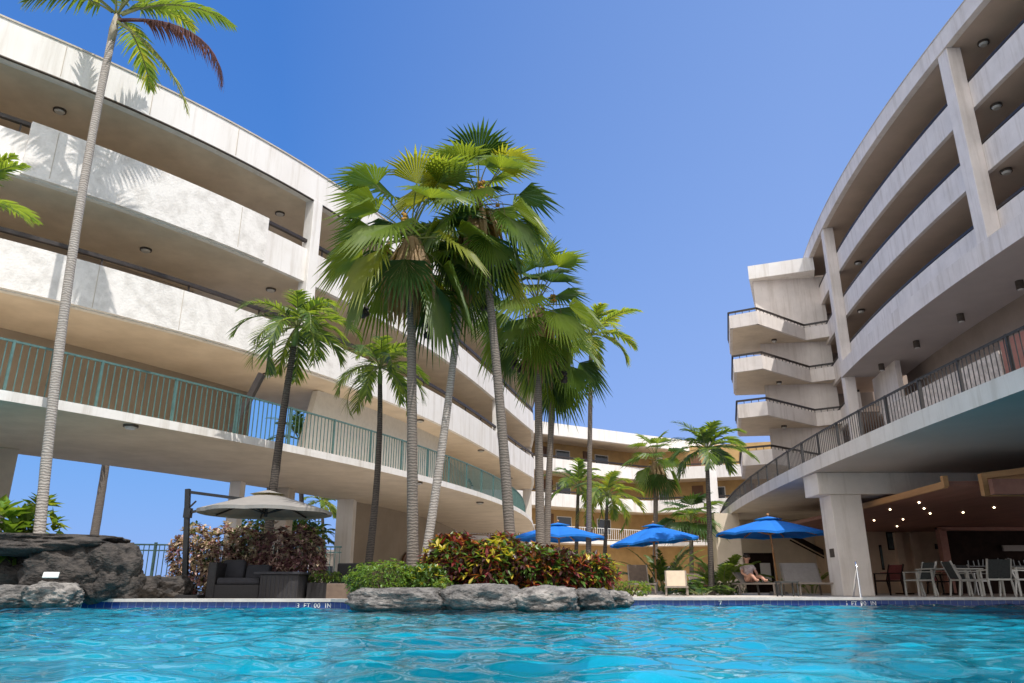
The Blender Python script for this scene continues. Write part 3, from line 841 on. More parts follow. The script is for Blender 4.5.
# pictures on the wall
def picture(px0, px1, py0, py1, skew, label):
    a = aty(px0, py0, Yb - .05); c = aty(px1, py1, Yb - .05)
    t = thing('picture', label, 'picture', (0, 0, 0))
    b = MB(); b.box(((a.x + c.x) / 2, Yb - .03, (a.z + c.z) / 2), (c.x - a.x, .05, a.z - c.z)); b.build('frame', DARKBAR, t)
    b = MB(); b.box(((a.x + c.x) / 2, Yb - .058, (a.z + c.z) / 2), ((c.x - a.x) * .8, .006, (a.z - c.z) * .86)); b.build('canvas', skew, t)
PIC1 = mat('seascape_print', (0.11, 0.15, 0.15), .5, scale=2.2, col2=(0.025, 0.035, 0.035))
picture(886, 897, 532, 550, PIC1, 'dark framed upright picture hung high on the beige restaurant wall')
picture(879, 885, 545, 570, PIC1, 'narrow dark picture low on the wall nearest the thick column')
picture(935, 941, 544, 549, PIC1, 'tiny square picture beside the red bar frame')

# ------------------------------------------------------------------ STAIR TOWER at the far end of the tower
st = thing('stair_tower', 'stair tower with stacked angular balconies and a white capped roof', 'building', (0, 0, 0))
xs0, ys0 = 14.75, 44.6
pl = [(12.9, 41.9), (14.3, 41.05), (18.2, 44.05), (20.0, 42.9)]
core = [(15.6, 44.9), (19.8, 44.3), (21.5, 50), (17.6, 50)]
def prism(b, poly, z0, z1, m=0):
    A = [(x, y, z0) for x, y in poly]; B = [(x, y, z1) for x, y in poly]
    b.quadstrip(A, B, closed=True); b.face(A); b.face(B)
b = MB(); prism(b, core, Z0, 19.3); b.build('core_wall', TOWERW, st)
b = MB(); prism(b, [(19.5, 46.4), (26, 46.0), (26, 46.4), (19.5, 46.8)], Z0, 20.6); b.build('link_wall', TOWERIN, st)
cx, cy = 17.5, 46.8
cap = [(15.25, 44.6), (18.9, 43.1), (21.5, 50.5), (17.5, 50.5)]
b = MB(); prism(b, cap, 19.25, 20.15); b.build('roof_cap', STUCCO, st)
for k, f in enumerate((14.94, 12.24, 9.54, 6.84)):
    poly = pl + [(20.2, 46.5), (14.5, 47.3)]
    b = MB(); prism(b, [(x + .0, y + .12) for x, y in poly], f + .02, f + .28); b.build('landing_slab', SOFFIT, st)
    # parapet: thin wall following the front edge
    P = [(14.3, 47.0)] + pl
    b = MB()
    for (x0, y0), (x1, y1) in zip(P, P[1:]):
        d = Vector((x1 - x0, y1 - y0, 0)).normalized(); nn = Vector((-d.y, d.x, 0)) * .16
        q = [(x0, y0), (x1, y1), (x1 + nn.x, y1 + nn.y), (x0 + nn.x, y0 + nn.y)]
        prism(b, q, f, f + .80)
    b.build('parapet', TOWERW, st)
    b = MB()
    for (x0, y0), (x1, y1) in zip(P, P[1:]):
        b.bar((x0, y0 + .08, f + 1.0), (x1, y1 + .08, f + 1.0), .1, .1)
        nb = int(math.hypot(x1 - x0, y1 - y0) / .35)
        for j in range(nb + 1):
            tt = j / max(1, nb); b.box((x0 + (x1 - x0) * tt, y0 + (y1 - y0) * tt + .08, f + .88), (.03, .03, .2))
    b.build('handrail', HANDR, st)
    q = Vector((16.2, 44.0, f + .02)); disc_lamp(q, st, .16, h=.2)

# ------------------------------------------------------------------ FAR WING closing the courtyard
fw = thing('hotel_wing', 'low cream hotel wing closing the courtyard with ochre walls behind its balconies', 'building', (0, 0, 0))
fp = [(-8, 51.6), (2.4, 58.3), (11.4, 64.3), (20.5, 61.2), (26, 60)]
def dense(pts, n=10):
    out = []
    for a, c in zip(pts, pts[1:]):
        for k in range(n): out.append((a[0] + (c[0] - a[0]) * k / n, a[1] + (c[1] - a[1]) * k / n))
    return out + [pts[-1]]
CF = Curve(dense(fp), -1)
rp = [(-8, 51.2), (3.3, 58.3), (11.3, 63.2), (20.5, 68.3), (28, 72)]
CFr = Curve(dense(rp), -1)
for f, hw in ((9.06, 1.0), (6.36, 1.0), (3.66, .28)):
    b = MB(); CF.sweep(b, rect(-.02, -2.6, f + .02, f + .28)); b.build('floor_slab', SOFFIT, fw)
    b = MB(); CF.sweep(b, rect(0, -.16, f, f + hw)); b.build('parapet', STUCCO, fw)
    if hw > .5:
        b = MB(); CF.sweep(b, rect(-.02, -.14, f + hw + .12, f + hw + .24))
        l = .5
        while l < CF.L[-1]:
            p = CF.pt(l, -.08, 0); b.box((p.x, p.y, f + hw + .07), (.05, .05, .14)); l += 2
        b.build('handrail', HANDR, fw)
railing(CF, -.1, 3.94, .98, 1, CF.L[-1] - 1, WHITE, fw, bal=.22, post=2.2, br=.03)
b = MB(); CF.sweep(b, rect(-2.4, -2.7, Z0, 12.2)); b.build('back_wall', OCHRE, fw)
b = MB(); CFr.sweep(b, rect(.0, -5, 11.8, 12.5)); b.build('roof_slab', SOFFIT, fw)
b = MB(); CFr.sweep(b, rect(.12, -.2, 11.76, 12.72)); b.build('roof_fascia', FASCIA, fw)
l = 2.0; k = 0
while l < CF.L[-1] - 1.5:
    for f in (9.34, 6.64, 3.94, Z0):
        p = CF.pt(l, -2.38, 0); rz = CF.tang(l)
        b = MB(); b.box((p.x, p.y, f + 1.05), (.95, .08, 2.1), rz=rz); o = b.build('door', DOORW, fw)
        p = CF.pt(l + 1.55, -2.38, 0)
        b = MB(); b.box((p.x, p.y, f + 1.3), (1.5, .07, 1.3), rz=rz); o = b.build('window', WHITE, fw)
        p = CF.pt(l + 1.55, -2.335, 0)
        c = MB(); c.box((p.x, p.y, f + 1.3), (1.36, .02, 1.16), rz=rz); c.build('pane', GLASSD, o)
    l += 4.2; k += 1
q = aty(713, 490, 60.5); b = MB(); b.box((q.x, 60.5, 6), (.62, .6, 11.9)); b.build('column', STUCCO, fw)

# ------------------------------------------------------------------ a distant building seen under the left wing
db = thing('hotel_wing', 'small distant grey building glimpsed under the walkway beside the pale column', 'building', (0, 0, 0))
a = aty(316, 540, 62); c = aty(337, 540, 62)
b = MB(); b.box(((a.x + c.x) / 2 + 1, 64, 1.5), (4.6, 4, 3)); b.build('wall', CONC, db)
b = MB(); b.box(((a.x + c.x) / 2 + 1, 64, 3.1), (5.4, 5, .3)); b.build('roof', GREYS, db)
b = MB(); b.box(((a.x + c.x) / 2 + .6, 61.96, 1.6), (1.4, .08, .8)); b.build('window', GLASSD, db)

# ================================================================== PLANT BUILDERS
def bez(p0, p1, bend, n=10):
    p0 = Vector(p0); p1 = Vector(p1); c = (p0 + p1) / 2 + Vector(bend)
    return [p0 * (1 - t) ** 2 + c * 2 * t * (1 - t) + p1 * t * t for t in [k / n for k in range(n + 1)]]

def pinnate(b, base, az, el, length, droop, ll, r, n=26, mats=(0,), stalk=1, start=.16, wid=.034, curl=.5, sag=0.35):
    base = Vector(base)
    S = 12
    pts = [base]; tang = []
    side_az = r.uniform(-.25, .25)
    for k in range(S):
        t = (k + .5) / S
        e = el - droop * t ** 1.25
        a = az + side_az * t
        d = Vector((math.cos(a) * math.cos(e), math.sin(a) * math.cos(e), math.sin(e)))
        pts.append(pts[-1] + d * length / S); tang.append(d)
    b.tube(pts, [.026 * (length / 2.2) * (1 - .85 * k / S) + .003 for k in range(S + 1)], 5, stalk, cap=False)
    for k in range(n):
        t = start + (1 - start) * (k + .5) / n
        f = t * S; i = min(S - 1, int(f)); p = pts[i].lerp(pts[i + 1], f - i); d = tang[i]
        h = Vector((0, 0, 1)).cross(d)
        if h.length < .1: h = Vector((math.cos(az + 1.57), math.sin(az + 1.57), 0))
        h.normalize(); up = d.cross(h).normalized()
        shape = math.sin(math.pi * min(1, (.12 + t * .86))) ** .55
        L = ll * shape * r.uniform(.85, 1.12)
        ang = R(62) - R(34) * t + r.uniform(-.12, .12)
        for sgn in (-1, 1):
            if r.random() < .04: continue
            dd = (d * math.cos(ang) + h * sgn * math.sin(ang) + up * (curl * .5 + r.uniform(-.12, .12))).normalized()
            w = wid * (.7 + .5 * shape)
            wv = dd.cross(up).normalized() * w * .5 + up * w * .2
            mm = r.choice(mats)
            prev = p
            A = []; B = []
            for q in range(4):
                u = q / 3
                c = p + dd * L * u - Vector((0, 0, 1)) * sag * L * u * u
                ww = wv * (1.0, 1.15, .8, .08)[q]
                A.append(c - ww); B.append(c + ww)
            b.quadstrip(A, B, mm)

def fan_leaf(b, base, az, el, pet, rad, r, mats=(0,), stalk=1, droop=.5, span=R(78), nseg=30, sag=.25):
    rad *= 1.22; nseg = int(nseg * .8)
    base = Vector(base)
    S = 6; pts = [base]
    for k in range(S):
        e = el - droop * ((k + .5) / S) ** 1.3
        d = Vector((math.cos(az) * math.cos(e), math.sin(az) * math.cos(e), math.sin(e)))
        pts.append(pts[-1] + d * pet / S)
    b.tube(pts, [.022 - .010 * k / S for k in range(S + 1)], 4, stalk, cap=False)
    hub = pts[-1]; f = d
    e2 = el - droop - r.uniform(.1, .35)
    f = Vector((math.cos(az) * math.cos(e2), math.sin(az) * math.cos(e2), math.sin(e2)))
    s = Vector((-math.sin(az), math.cos(az), 0)); n = s.cross(f) * -1
    if n.z < 0 and e2 < 1.4: n = -n
    mm0 = r.choice(mats)
    da = span / nseg
    def P(a, rr, lift):
        dirv = f * math.cos(a) + s * math.sin(a)
        fold = abs(math.sin(a)) * .22 * rr
        return hub + dirv * rr + n * (lift - fold * .0 + .18 * rr * (abs(a) / span) ** 2) - Vector((0, 0, 1)) * sag * rr * rr / rad
    for k in range(nseg):
        a = -span + 2 * da * (k + .5)
        L = rad * (1 - .25 * (abs(a) / span) ** 2) * r.uniform(.86, 1.06)
        m = L * .60
        mm = mm0
        l0 = P(a - da * .96, m, 0); c0 = P(a, m, .045 * rad); r0 = P(a + da * .96, m, 0)
        tip = P(a + r.uniform(-.03, .03), L, -.02 * rad) - Vector((0, 0, 1)) * rad * r.uniform(.02, .16)
        tl = tip - s * .004; 
        b.face([hub, l0, c0], mm); b.face([hub, c0, r0], mm)
        b.face([l0, tip, c0], mm); b.face([c0, tip, r0], mm)

def skirt(b, top, length, rad, r, n=46, m=0):
    for k in range(n):
        a = r.uniform(0, 6.283); rr = rad * r.uniform(.25, 1)
        L = length * r.uniform(.5, 1); w = r.uniform(.03, .09)
        p0 = Vector(top) + Vector((math.cos(a) * rr * .35, math.sin(a) * rr * .35, r.uniform(-.1, .15)))
        t = Vector((-math.sin(a), math.cos(a), 0)) * w
        A = []; B = []
        for q in range(4):
            u = q / 3
            c = p0 + Vector((math.cos(a), math.sin(a), 0)) * rr * math.sin(u * 1.9) * .75 - Vector((0, 0, 1)) * L * u
            A.append(c - t * (.5, 1.1, .9, .2)[q]); B.append(c + t * (.5, 1.1, .9, .2)[q])
        b.quadstrip(A, B, m)

def trunk_part(root, pts, r0, r1, M, flare=1.25):
    n = len(pts)
    b = MB()
    fine = []
    for k in range(n - 1):
        for j in range(3): fine.append(pts[k].lerp(pts[k + 1], j / 3))
    fine.append(pts[-1])
    rad = []
    for k in range(len(fine)):
        t = k / (len(fine) - 1)
        rad.append((r0 + (r1 - r0) * t) * (1 + (flare - 1) * max(0, 1 - t * 9)) * (1 + .025 * math.sin(k * 2.3)))
    b.tube(fine, rad, 12, 0)
    return b.build('trunk', M, root, smooth=True)

def local(root_loc, p):
    return Vector(p) - Vector(root_loc)

def seed_strings(root, top, r, n, rad, drop, M, name='seed_cluster', ball=.075):
    for k in range(n):
        a = r.uniform(0, 6.28); rr = rad * r.uniform(.55, 1); d = drop * r.uniform(.6, 1)
        b = MB()
        p = Vector(top); q = p + Vector((math.cos(a) * rr, math.sin(a) * rr, .15)); e = q + Vector((math.cos(a) * .1, math.sin(a) * .1, -d))
        b.tube(bez(p, q, (0, 0, .25), 5) + bez(q, e, (math.cos(a) * .1, math.sin(a) * .1, .1), 5)[1:], .008, 4, 0, cap=False)
        for j in range(9):
            b.ball(e + Vector((r.uniform(-.06, .06), r.uniform(-.06, .06), r.uniform(-.24, .04))), r.uniform(.6, 1) * ball, 1, 7, 5)
        b.build(name, [L_STRAW, M], root, smooth=True, fix=False)

def palm_pinnate(base, top, bend, r0, r1, seed, label, group=None, nf=15, flen=2.2, ll=.62, bark=TRK_GREY, shaft=.9, shaft_mat=SHAFTG, droop=1.35, mats=(0, 0, 1, 2), els=(1.35, -.25), leaflets=26, name='feather_palm', wid=.034, yellow=False, sag=.35, azs=None):
    r = random.Random(seed)
    base = Vector(base); top = Vector(top)
    root = thing(name, label, 'palm tree', base, 0, group)
    pts = [local(base, p) for p in bez(base, top, bend, 10)]
    trunk_part(root, pts, r0, r1, bark)
    T = pts[-1]; d = (pts[-1] - pts[-2]).normalized()
    b = MB(); b.tube([T - d * .03, T + d * shaft * .4, T + d * shaft], [r1 * 1.0, r1 * 1.15, r1 * .45], 10); b.build('crownshaft', shaft_mat, root, smooth=True)
    T2 = T + d * shaft * .92
    b = MB()
    for k in range(nf):
        az = k * 2.39996 + r.uniform(-.2, .2) if azs is None else azs[k % len(azs)] + r.uniform(-.15, .15)
        t = k / (nf - 1)
        el = els[0] + (els[1] - els[0]) * t + r.uniform(-.12, .12)
        pinnate(b, T2 + Vector((math.cos(az), math.sin(az), 0)) * r1 * .4, az, el, flen * r.uniform(.85, 1.08) * (.75 + .25 * min(1, t * 3)), droop * r.uniform(.85, 1.15), ll, r, leaflets, mats, 3, wid=wid, sag=sag)
    b.build('crown', [L_GREEN, L_LIGHT, L_DARK, RACHIS, L_YEL], root, fix=False)
    return root, T2

def palm_fan(base, top, bend, r0, r1, seed, label, group=None, nf=26, pet=.85, rad=.95, bark=TRK_GREY, skirt_len=1.3, skirt_rad=.45, mats=(0, 0, 1, 1, 2), seeds=3, oseeds=2, droop=.4, els=(1.5, -.85), name='fan_palm', nseg=30):
    r = random.Random(seed)
    base = Vector(base); top = Vector(top)
    root = thing(name, label, 'palm tree', base, 0, group)
    pts = [local(base, p) for p in bez(base, top, bend, 10)]
    trunk_part(root, pts, r0, r1, bark)
    T = pts[-1]
    b = MB()
    for k in range(nf):
        az = k * 2.39996 + r.uniform(-.3, .3)
        t = k / (nf - 1)
        el = els[0] + (els[1] - els[0]) * t ** .95 + r.uniform(-.16, .16)
        mm = mats if t < .78 else (2, 0)
        fan_leaf(b, T + Vector((0, 0, .25 - .35 * t)), az, el, pet * r.uniform(.8, 1.15), rad * r.uniform(.85, 1.1), r, mm, 3, droop * r.uniform(.7, 1.2), nseg=nseg, sag=.10 + .22 * t)
    b.build('crown', [L_GREEN, L_LIGHT, L_DARK, RACHIS, L_YEL], root, fix=False)
    if skirt_len:
        b = MB(); skirt(b, T + Vector((0, 0, -.1)), skirt_len, skirt_rad, r, 95); b.build('dead_leaf_skirt', L_STRAW, root, fix=False)
    if seeds: seed_strings(root, T, r, seeds, pet * .75, skirt_len * .9 + .3, SEEDD)
    if oseeds: seed_strings(root, T + Vector((0, 0, .2)), r, oseeds, pet * .8, .15, SEEDO, 'flower_cluster', .06)
    return root

def blob_normal(r):
    while True:
        p = Vector((r.uniform(-1, 1), r.uniform(-1, 1), r.uniform(-1, 1)))
        if .05 < p.length < 1: return p
def leaf_quad(b, p, d, up, L, w, m, fold=.25):
    s = d.cross(up)
    if s.length < 1e-3: s = d.cross(Vector((1, 0, .3)))
    s.normalize(); n = s.cross(d).normalized()
    q = p + d * L * .5 - n * L * .04; e = p + d * L - Vector((0, 0, 1)) * L * .12
    b.face([p, q - s * w * .5 + n * w * fold, e, q], m)
    b.face([p, q, e, q + s * w * .5 + n * w * fold], m)

def shrub(name, label, cat, loc, rx, ry, h, n, L, w, mats, weights, seed, group=None, rosette=5, upright=.6, box=False, lumps=None):
    r = random.Random(seed)
    root = thing(name, label, cat, loc, 0, group)
    b = MB(); st = MB()
    ns = max(4, n // (rosette * 9))
    for k in range(min(ns, 14)):
        a = r.uniform(0, 6.28); q = r.uniform(.1, .75)
        st.tube([(math.cos(a) * rx * q * .35, math.sin(a) * ry * q * .35, -.02), (math.cos(a) * rx * q * .7, math.sin(a) * ry * q * .7, h * .4), (math.cos(a) * rx * q, math.sin(a) * ry * q, h * .8)], [.018, .013, .006], 5)
    cnt = n // rosette
    for k in range(cnt):
        p = blob_normal(r)
        if r.random() < .75: p = p.normalized() * r.uniform(.78, 1.02)
        if box:
            p = Vector([max(-.8, min(.8, c)) * 1.25 for c in p])
        bumpy = 1 + .30 * noise.noise(p * 2.3 + Vector((seed, 0, 0)))
        P = Vector((p.x * rx * bumpy, p.y * ry * bumpy, h * (.5 + .5 * p.z * bumpy)))
        if P.z < .03: P.z = r.uniform(.03, .2)
        m = r.choices(range(len(mats)), weights)[0]
        out = Vector((p.x / 1, p.y / 1, p.z * .6 + upright)).normalized()
        for j in range(rosette):
            a = 6.283 * j / rosette + r.uniform(-.4, .4)
            t1 = out.cross(Vector((.3, .2, 1))).normalized(); t2 = out.cross(t1)
            d = (out * r.uniform(.35, .95) + t1 * math.cos(a) + t2 * math.sin(a)).normalized()
            mm = m if r.random() < .7 else r.choices(range(len(mats)), weights)[0]
            leaf_quad(b, P, d, Vector((0, 0, 1)), L * r.uniform(.7, 1.2), w * r.uniform(.8, 1.2), mm)
    b.build('foliage', mats, root, fix=False)
    st.build('stems', STEM, root, fix=False)
    return root

# ================================================================== PALMS
# tall leaning palm at the far left, behind the boulders
YA = 15.4
bA = aty(44, 545, YA); tA = aty(111, 42, YA + .1); bA.z = Z0
tall, TA = palm_pinnate(bA, tA, (-.42, 0, .0), .108, .088, 11, 'tallest pale ringed palm leaning past the left roof, one dead brown frond', nf=8, flen=2.7, ll=.62, bark=TRK_PALE, shaft=.95, shaft_mat=SHAFT, droop=1.15, els=(1.45, .3), leaflets=34, wid=.045, mats=(0, 0, 1, 4), sag=.45)
r = random.Random(3)
b = MB()
pinnate(b, TA + Vector((.1, -.05, -.25)), R(-2), R(2), 4.1, 1.5, .42, r, 56, (0,), 0, curl=.05, wid=.05, sag=1.1)
b.build('dead_frond', [L_DEAD], tall, fix=False)
b = MB()
pinnate(b, TA + Vector((.1, -.05, -.3)), R(-8), R(-36), 3.7, .62, .5, r, 44, (0, 1, 1), 2, curl=.15, wid=.045, sag=.35)
pinnate(b, TA + Vector((.1, .05, 0)), R(20), R(45), 2.9, 1.3, .6, r, 36, (0, 0), 2, curl=.25, wid=.042, sag=.5)
pinnate(b, TA + Vector((-.1, -.05, 0)), R(190), R(35), 2.2, 1.5, .6, r, 34, (0, 0, 1), 2, curl=.25, wid=.042, sag=.5)
b.build('hanging_frond', [L_GREEN, L_YEL, RACHIS], tall, fix=False)

# palm outside the left edge of the frame whose fronds reach in
pe = aty(-48, 226, 12.0)
low, TL = palm_pinnate((pe.x, 12.0, Z0), pe, (0, 0, 0), .12, .09, 21, 'palm mostly beyond the left edge, only its low bright frond tips showing', nf=10, flen=1.75, ll=.4, shaft=.5, droop=1.0, els=(1.2, .1), leaflets=26, bark=TRK_GREY, mats=(1, 1, 0), name='feather_palm', azs=[0.05, 2.2, -.12, 3.4, 4.6, 1.2, 5.4, 2.8])

G1 = None
def P2(px, py, Y): return aty(px, py, Y)
# two slim feather palms in front of the walkway
bb = ground(262, 18.6); palm_pinnate(bb, P2(294, 346, 18.4), (-.12, 0, .25), .13, .075, 31, 'dark trunked feather palm rising behind the grey cantilever umbrella', nf=21, flen=1.85, ll=.5, bark=TRK_DARK, shaft=.55, droop=1.75, els=(1.45, -.35), leaflets=26, mats=(0, 0, 1, 2), wid=.036)
bb = ground(364, 19.4); palm_pinnate(bb, P2(380, 384, 19.2), (.22, 0, .2), .105, .06, 32, 'slender dark feather palm in front of the plain ground floor wall', nf=18, flen=1.65, ll=.46, bark=TRK_DARK, shaft=.5, droop=1.6, els=(1.4, -.35), leaflets=24, mats=(0, 1, 0, 2), wid=.034)
# fan palms of the planted island
bb = ground(413, 15.3); palm_fan(bb, P2(411, 240, 15.3), (0, 0, 0), .12, .085, 41, 'broad fan palm standing upright at the left of the island', nf=27, pet=1.15, rad=1.06, skirt_len=2.0, skirt_rad=.62, seeds=3, oseeds=4, mats=(0, 0, 1, 2, 4))
bb = ground(419, 15.9); palm_fan(bb, P2(464, 262, 16.6), (.16, 0, .3), .10, .07, 42, 'pale trunked fan palm leaning right from beside the upright one', nf=12, pet=.8, rad=.9, skirt_len=1.1, skirt_rad=.38, bark=TRK_PALE, seeds=1, oseeds=1, els=(1.3, -.4), mats=(0, 4, 1))
bb = ground(514, 15.6); palm_fan(bb, P2(479, 208, 15.9), (.12, 0, .3), .12, .075, 43, 'fan palm with grey trunk leaning left out of the crotons, strings of dark seeds', nf=25, pet=1.0, rad=.95, skirt_len=1.7, skirt_rad=.55, seeds=4, oseeds=4, mats=(0, 4, 1, 0, 2))
# behind the island
bb = ground(541, 20.0); palm_fan(bb, P2(537, 308, 20.2), (0, 0, 0), .125, .09, 44, 'straight fan palm behind the right end of the island with an orange dying leaf', nf=25, pet=1.05, rad=1.03, skirt_len=2.1, skirt_rad=.62, seeds=4, oseeds=2)
bb = ground(546, 23.0); palm_fan(bb, P2(556, 352, 23.2), (-.12, 0, 0), .11, .08, 45, 'thin fan palm half hidden behind the straight one', nf=15, pet=.8, rad=1.0, skirt_len=1.4, skirt_rad=.45, seeds=3, oseeds=0, els=(1.1, -1.3), mats=(0, 2, 2))
bb = ground(588, 27.0); palm_pinnate(bb, P2(591, 346, 27), (0, 0, 0), .10, .075, 46, 'thin straight palm with the tallest bare trunk rising behind the left blue parasol', nf=16, flen=2.1, ll=.55, bark=TRK_GREY, shaft=.5, droop=1.3, els=(1.4, -.3), leaflets=22, mats=(0, 4, 1), wid=.06, name='feather_palm')
# courtyard palms
bb = ground(575, 34); palm_pinnate(bb, P2(578, 494, 34), (0, 0, 0), .10, .07, 51, 'small feather palm before the balconies just left of the thin bare trunk', nf=14, flen=1.9, ll=.55, bark=TRK_DARK, shaft=.4, droop=1.5, els=(1.4, -.2), leaflets=20, wid=.06)
bb = ground(603, 30); palm_pinnate(bb, P2(607, 505, 30), (0, 0, 0), .09, .06, 52, 'small arching feather palm between the left and middle blue parasols', nf=14, flen=1.7, ll=.5, bark=TRK_DARK, shaft=.4, droop=1.7, els=(1.4, -.3), leaflets=20, mats=(0, 1, 4), wid=.055)
bb = ground(655, 40); palm_fan(bb, P2(656, 462, 40), (0, 0, 0), .14, .11, 53, 'fan palm with a ragged skirt in front of the far wing', nf=18, pet=.85, rad=.95, skirt_len=1.7, skirt_rad=.6, seeds=0, oseeds=2, nseg=20)
bb = ground(712, 25); palm_pinnate(bb, P2(707, 459, 25), (0, 0, 0), .10, .065, 54, 'bushy feather palm beside the curved end of the grey terrace', nf=18, flen=1.6, ll=.5, bark=TRK_DARK, shaft=.35, droop=1.3, els=(1.45, -.1), leaflets=24, mats=(0, 1, 0, 2), wid=.045)
bb = ground(692, 36); palm_fan(bb, P2(691, 525, 36), (0, 0, 0), .11, .09, 55, 'low dark fan palm in shade near the terrace end', nf=18, pet=.85, rad=1.0, skirt_len=0, seeds=0, oseeds=0, els=(1.3, .1), mats=(2, 2, 0), nseg=20)
# beyond the left wing
bb = ground(84, 34); palm_pinnate(bb, P2(112, 420, 34.5), (.1, 0, .3), .2, .15, 61, 'distant leaning palm trunk seen through the opening under the walkway', nf=12, flen=3, ll=.7, bark=TRK_GREY, shaft=.6, leaflets=20, wid=.07)
bb = ground(304, 40); palm_pinnate(bb, P2(300, 448, 40), (0, 0, 0), .15, .11, 62, 'palm beyond the wing showing through the stair opening', nf=14, flen=2.6, ll=.6, bark=TRK_GREY, shaft=.5, leaflets=20, wid=.07, els=(1.5, .2))
bb = ground(326, 52); palm_pinnate(bb, P2(322, 508, 52), (0, 0, 0), .13, .10, 63, 'distant feather palm just left of the pale column', nf=14, flen=2.0, ll=.55, bark=TRK_GREY, shaft=.5, leaflets=18, wid=.08, mats=(0, 1, 4))
bb = ground(311, 36); palm_pinnate(bb, P2(312, 545, 36), (0, 0, 0), .09, .07, 64, 'short blue green palm behind the right end of the hedge', nf=12, flen=1.5, ll=.45, bark=TRK_GREY, shaft=.3, leaflets=18, wid=.06)

# round trees behind the hedge
def leafy_tree(px, Y, top, w, seed, label):
    base = ground(px, Y); r = random.Random(seed)
    root = thing('leafy_tree', label, 'tree', base)
    pts = bez((0, 0, 0), (.1, 0, top * .6), (.15, 0, 0), 5)
    trunk_part(root, pts, .12, .07, STEM)
    b = MB()
    for k in range(1500):
        p = blob_normal(r)
        p = p.normalized() * r.uniform(.55, 1.0) * (1 + .25 * noise.noise(p * 2 + Vector((seed, 1, 2))))
        P = Vector((p.x * w, p.y * w, top * .68 + p.z * top * .34))
        leaf_quad(b, P, blob_normal(r).normalized(), Vector((0, 0, 1)), .26, .13, r.choice((0, 0, 1, 2)))
    b.build('crown', [S_GRN, L_LIGHT, S_DGRN], root, fix=False)
leafy_tree(252, 32, 2.9, 1.3, 71, 'rounded light green tree peeping over the left half of the hedge')
leafy_tree(297, 32, 3.0, 1.0, 72, 'rounded light green tree peeping over the right half of the hedge')

# ================================================================== ROCKS
def rock(name, label, c, d, seed, M, group=None, rz=0, rough=.22, flat_top=0.0, sub=5, freq=1.3):
    bm = bmesh.new()
    bmesh.ops.create_icosphere(bm, subdivisions=sub, radius=1)
    off = Vector((seed * 3.7, seed * 1.3, seed * 2.1))
    for v in bm.verts:
        p = v.co.copy()
        q = Vector((max(-.88, min(.88, p.x)), max(-.88, min(.88, p.y)), max(-.8, min(.84 - flat_top, p.z)))) * 1.1
        n1 = noise.fractal(p * freq + off, .9, 2.1, 3)
        n2 = noise.ridged_multi_fractal(p * 2.6 + off, .9, 2.2, 4, 1.0, 2.0) - 1.0
        n3 = noise.fractal(Vector((p.x * 6, p.y * 6, p.z * 11)) + off, .6, 2.2, 4)
        n4 = abs(noise.noise(Vector((p.x * 2.2, p.y * 2.2, p.z * 3.5)) + off * 2))
        k = 1 + rough * n1 + rough * .16 * n2 + rough * .20 * n3 - rough * .30 * max(0, .13 - n4) / .13
        v.co = Vector((q.x * k * d[0] / 2, q.y * k * d[1] / 2, q.z * k * d[2] / 2))
    me = bpy.data.meshes.new(name)
    bm.to_mesh(me); bm.free()
    me.polygons.foreach_set('use_smooth', [True] * len(me.polygons))
    me.materials.append(M)
    o = bpy.data.objects.new(name, me); COL.objects.link(o)
    o.location = c; o.rotation_euler = (0, 0, rz)
    return tag(o, label, 'rock', group)
RG = 'dark lava boulders at the left pool end'
def rk(px0, px1, py0, py1, Y, dy, seed, M, label, group, **kw):
    a = aty(px0, py0, Y); c = aty(px1, py1, Y)
    rock('boulder', label, ((a.x + c.x) / 2, Y + dy * .35, (a.z + c.z) / 2), (c.x - a.x, dy, a.z - c.z), seed, M, group, **kw)
rk(-70, 96, 529, 556, 14.6, 2.2, 1, LAVA, 'long flat dark lava slab topping the left rock pile', RG, flat_top=.25, rough=.2)
rk(-80, 40, 548, 612, 15.3, 1.6, 2, LAVA, 'shadowed dark boulder tucked under the flat slab at the left edge', RG)
rk(22, 96, 538, 606, 14.6, 1.5, 3, LAVA, 'big rounded dark boulder under the slab bearing a small white plate', RG, rough=.26)
rk(70, 122, 541, 606, 14.75, 1.3, 4, LAVA, 'steep dark boulder at the right shoulder of the left rock pile', RG, rough=.26)
rk(98, 132, 566, 605, 14.95, .9, 5, LAVA, 'small dark boulder at the right foot of the left rock pile', RG)
rk(124, 154, 574, 601, 15.5, .8, 6, LAVA, 'low flat lava stone lying right of the left rock pile', RG, flat_top=.1)
rk(148, 182, 576, 602, 15.9, .8, 7, LAVA, 'low dark lava stone at the foot of the umbrella post', RG)
rk(-40, 26, 584, 614, 14.0, .9, 8, LAVAG, 'grey weathered stone at the waterline by the left edge', RG)
rk(20, 70, 582, 612, 13.9, .9, 9, LAVAL, 'pale whitish stone at the waterline in front of the big boulder', RG)
pl_ = aty(51, 575, 13.62); b = MB(); b.box((0, 0, 0), (.26, .03, .10)); o = b.build('name_plate', WHITE, None, bevel=.006, origin=None); o.location = pl_ ; o.rotation_euler = (R(-18), 0, R(6))
tag(o, 'small blank white plate fixed to the big dark boulder', 'plate')
IG = 'grey boulders edging the planted island'
rk(346, 446, 585, 617, 12.9, 1.2, 21, LAVAG, 'leftmost long grey boulder of the island edge', IG, flat_top=.12, rough=.16)
rk(441, 524, 582, 617, 12.95, 1.2, 22, LAVAG, 'tallest grey boulder of the island, beside the leftmost long one', IG, flat_top=.1, rough=.16)
rk(512, 582, 586, 616, 13.0, 1.2, 23, LAVAL, 'pale pointed boulder right of the tallest on the island edge', IG, rough=.22)
rk(570, 614, 588, 614, 13.5, 1.2, 24, LAVAG, 'second grey boulder from the right end of the island', IG, rough=.2)
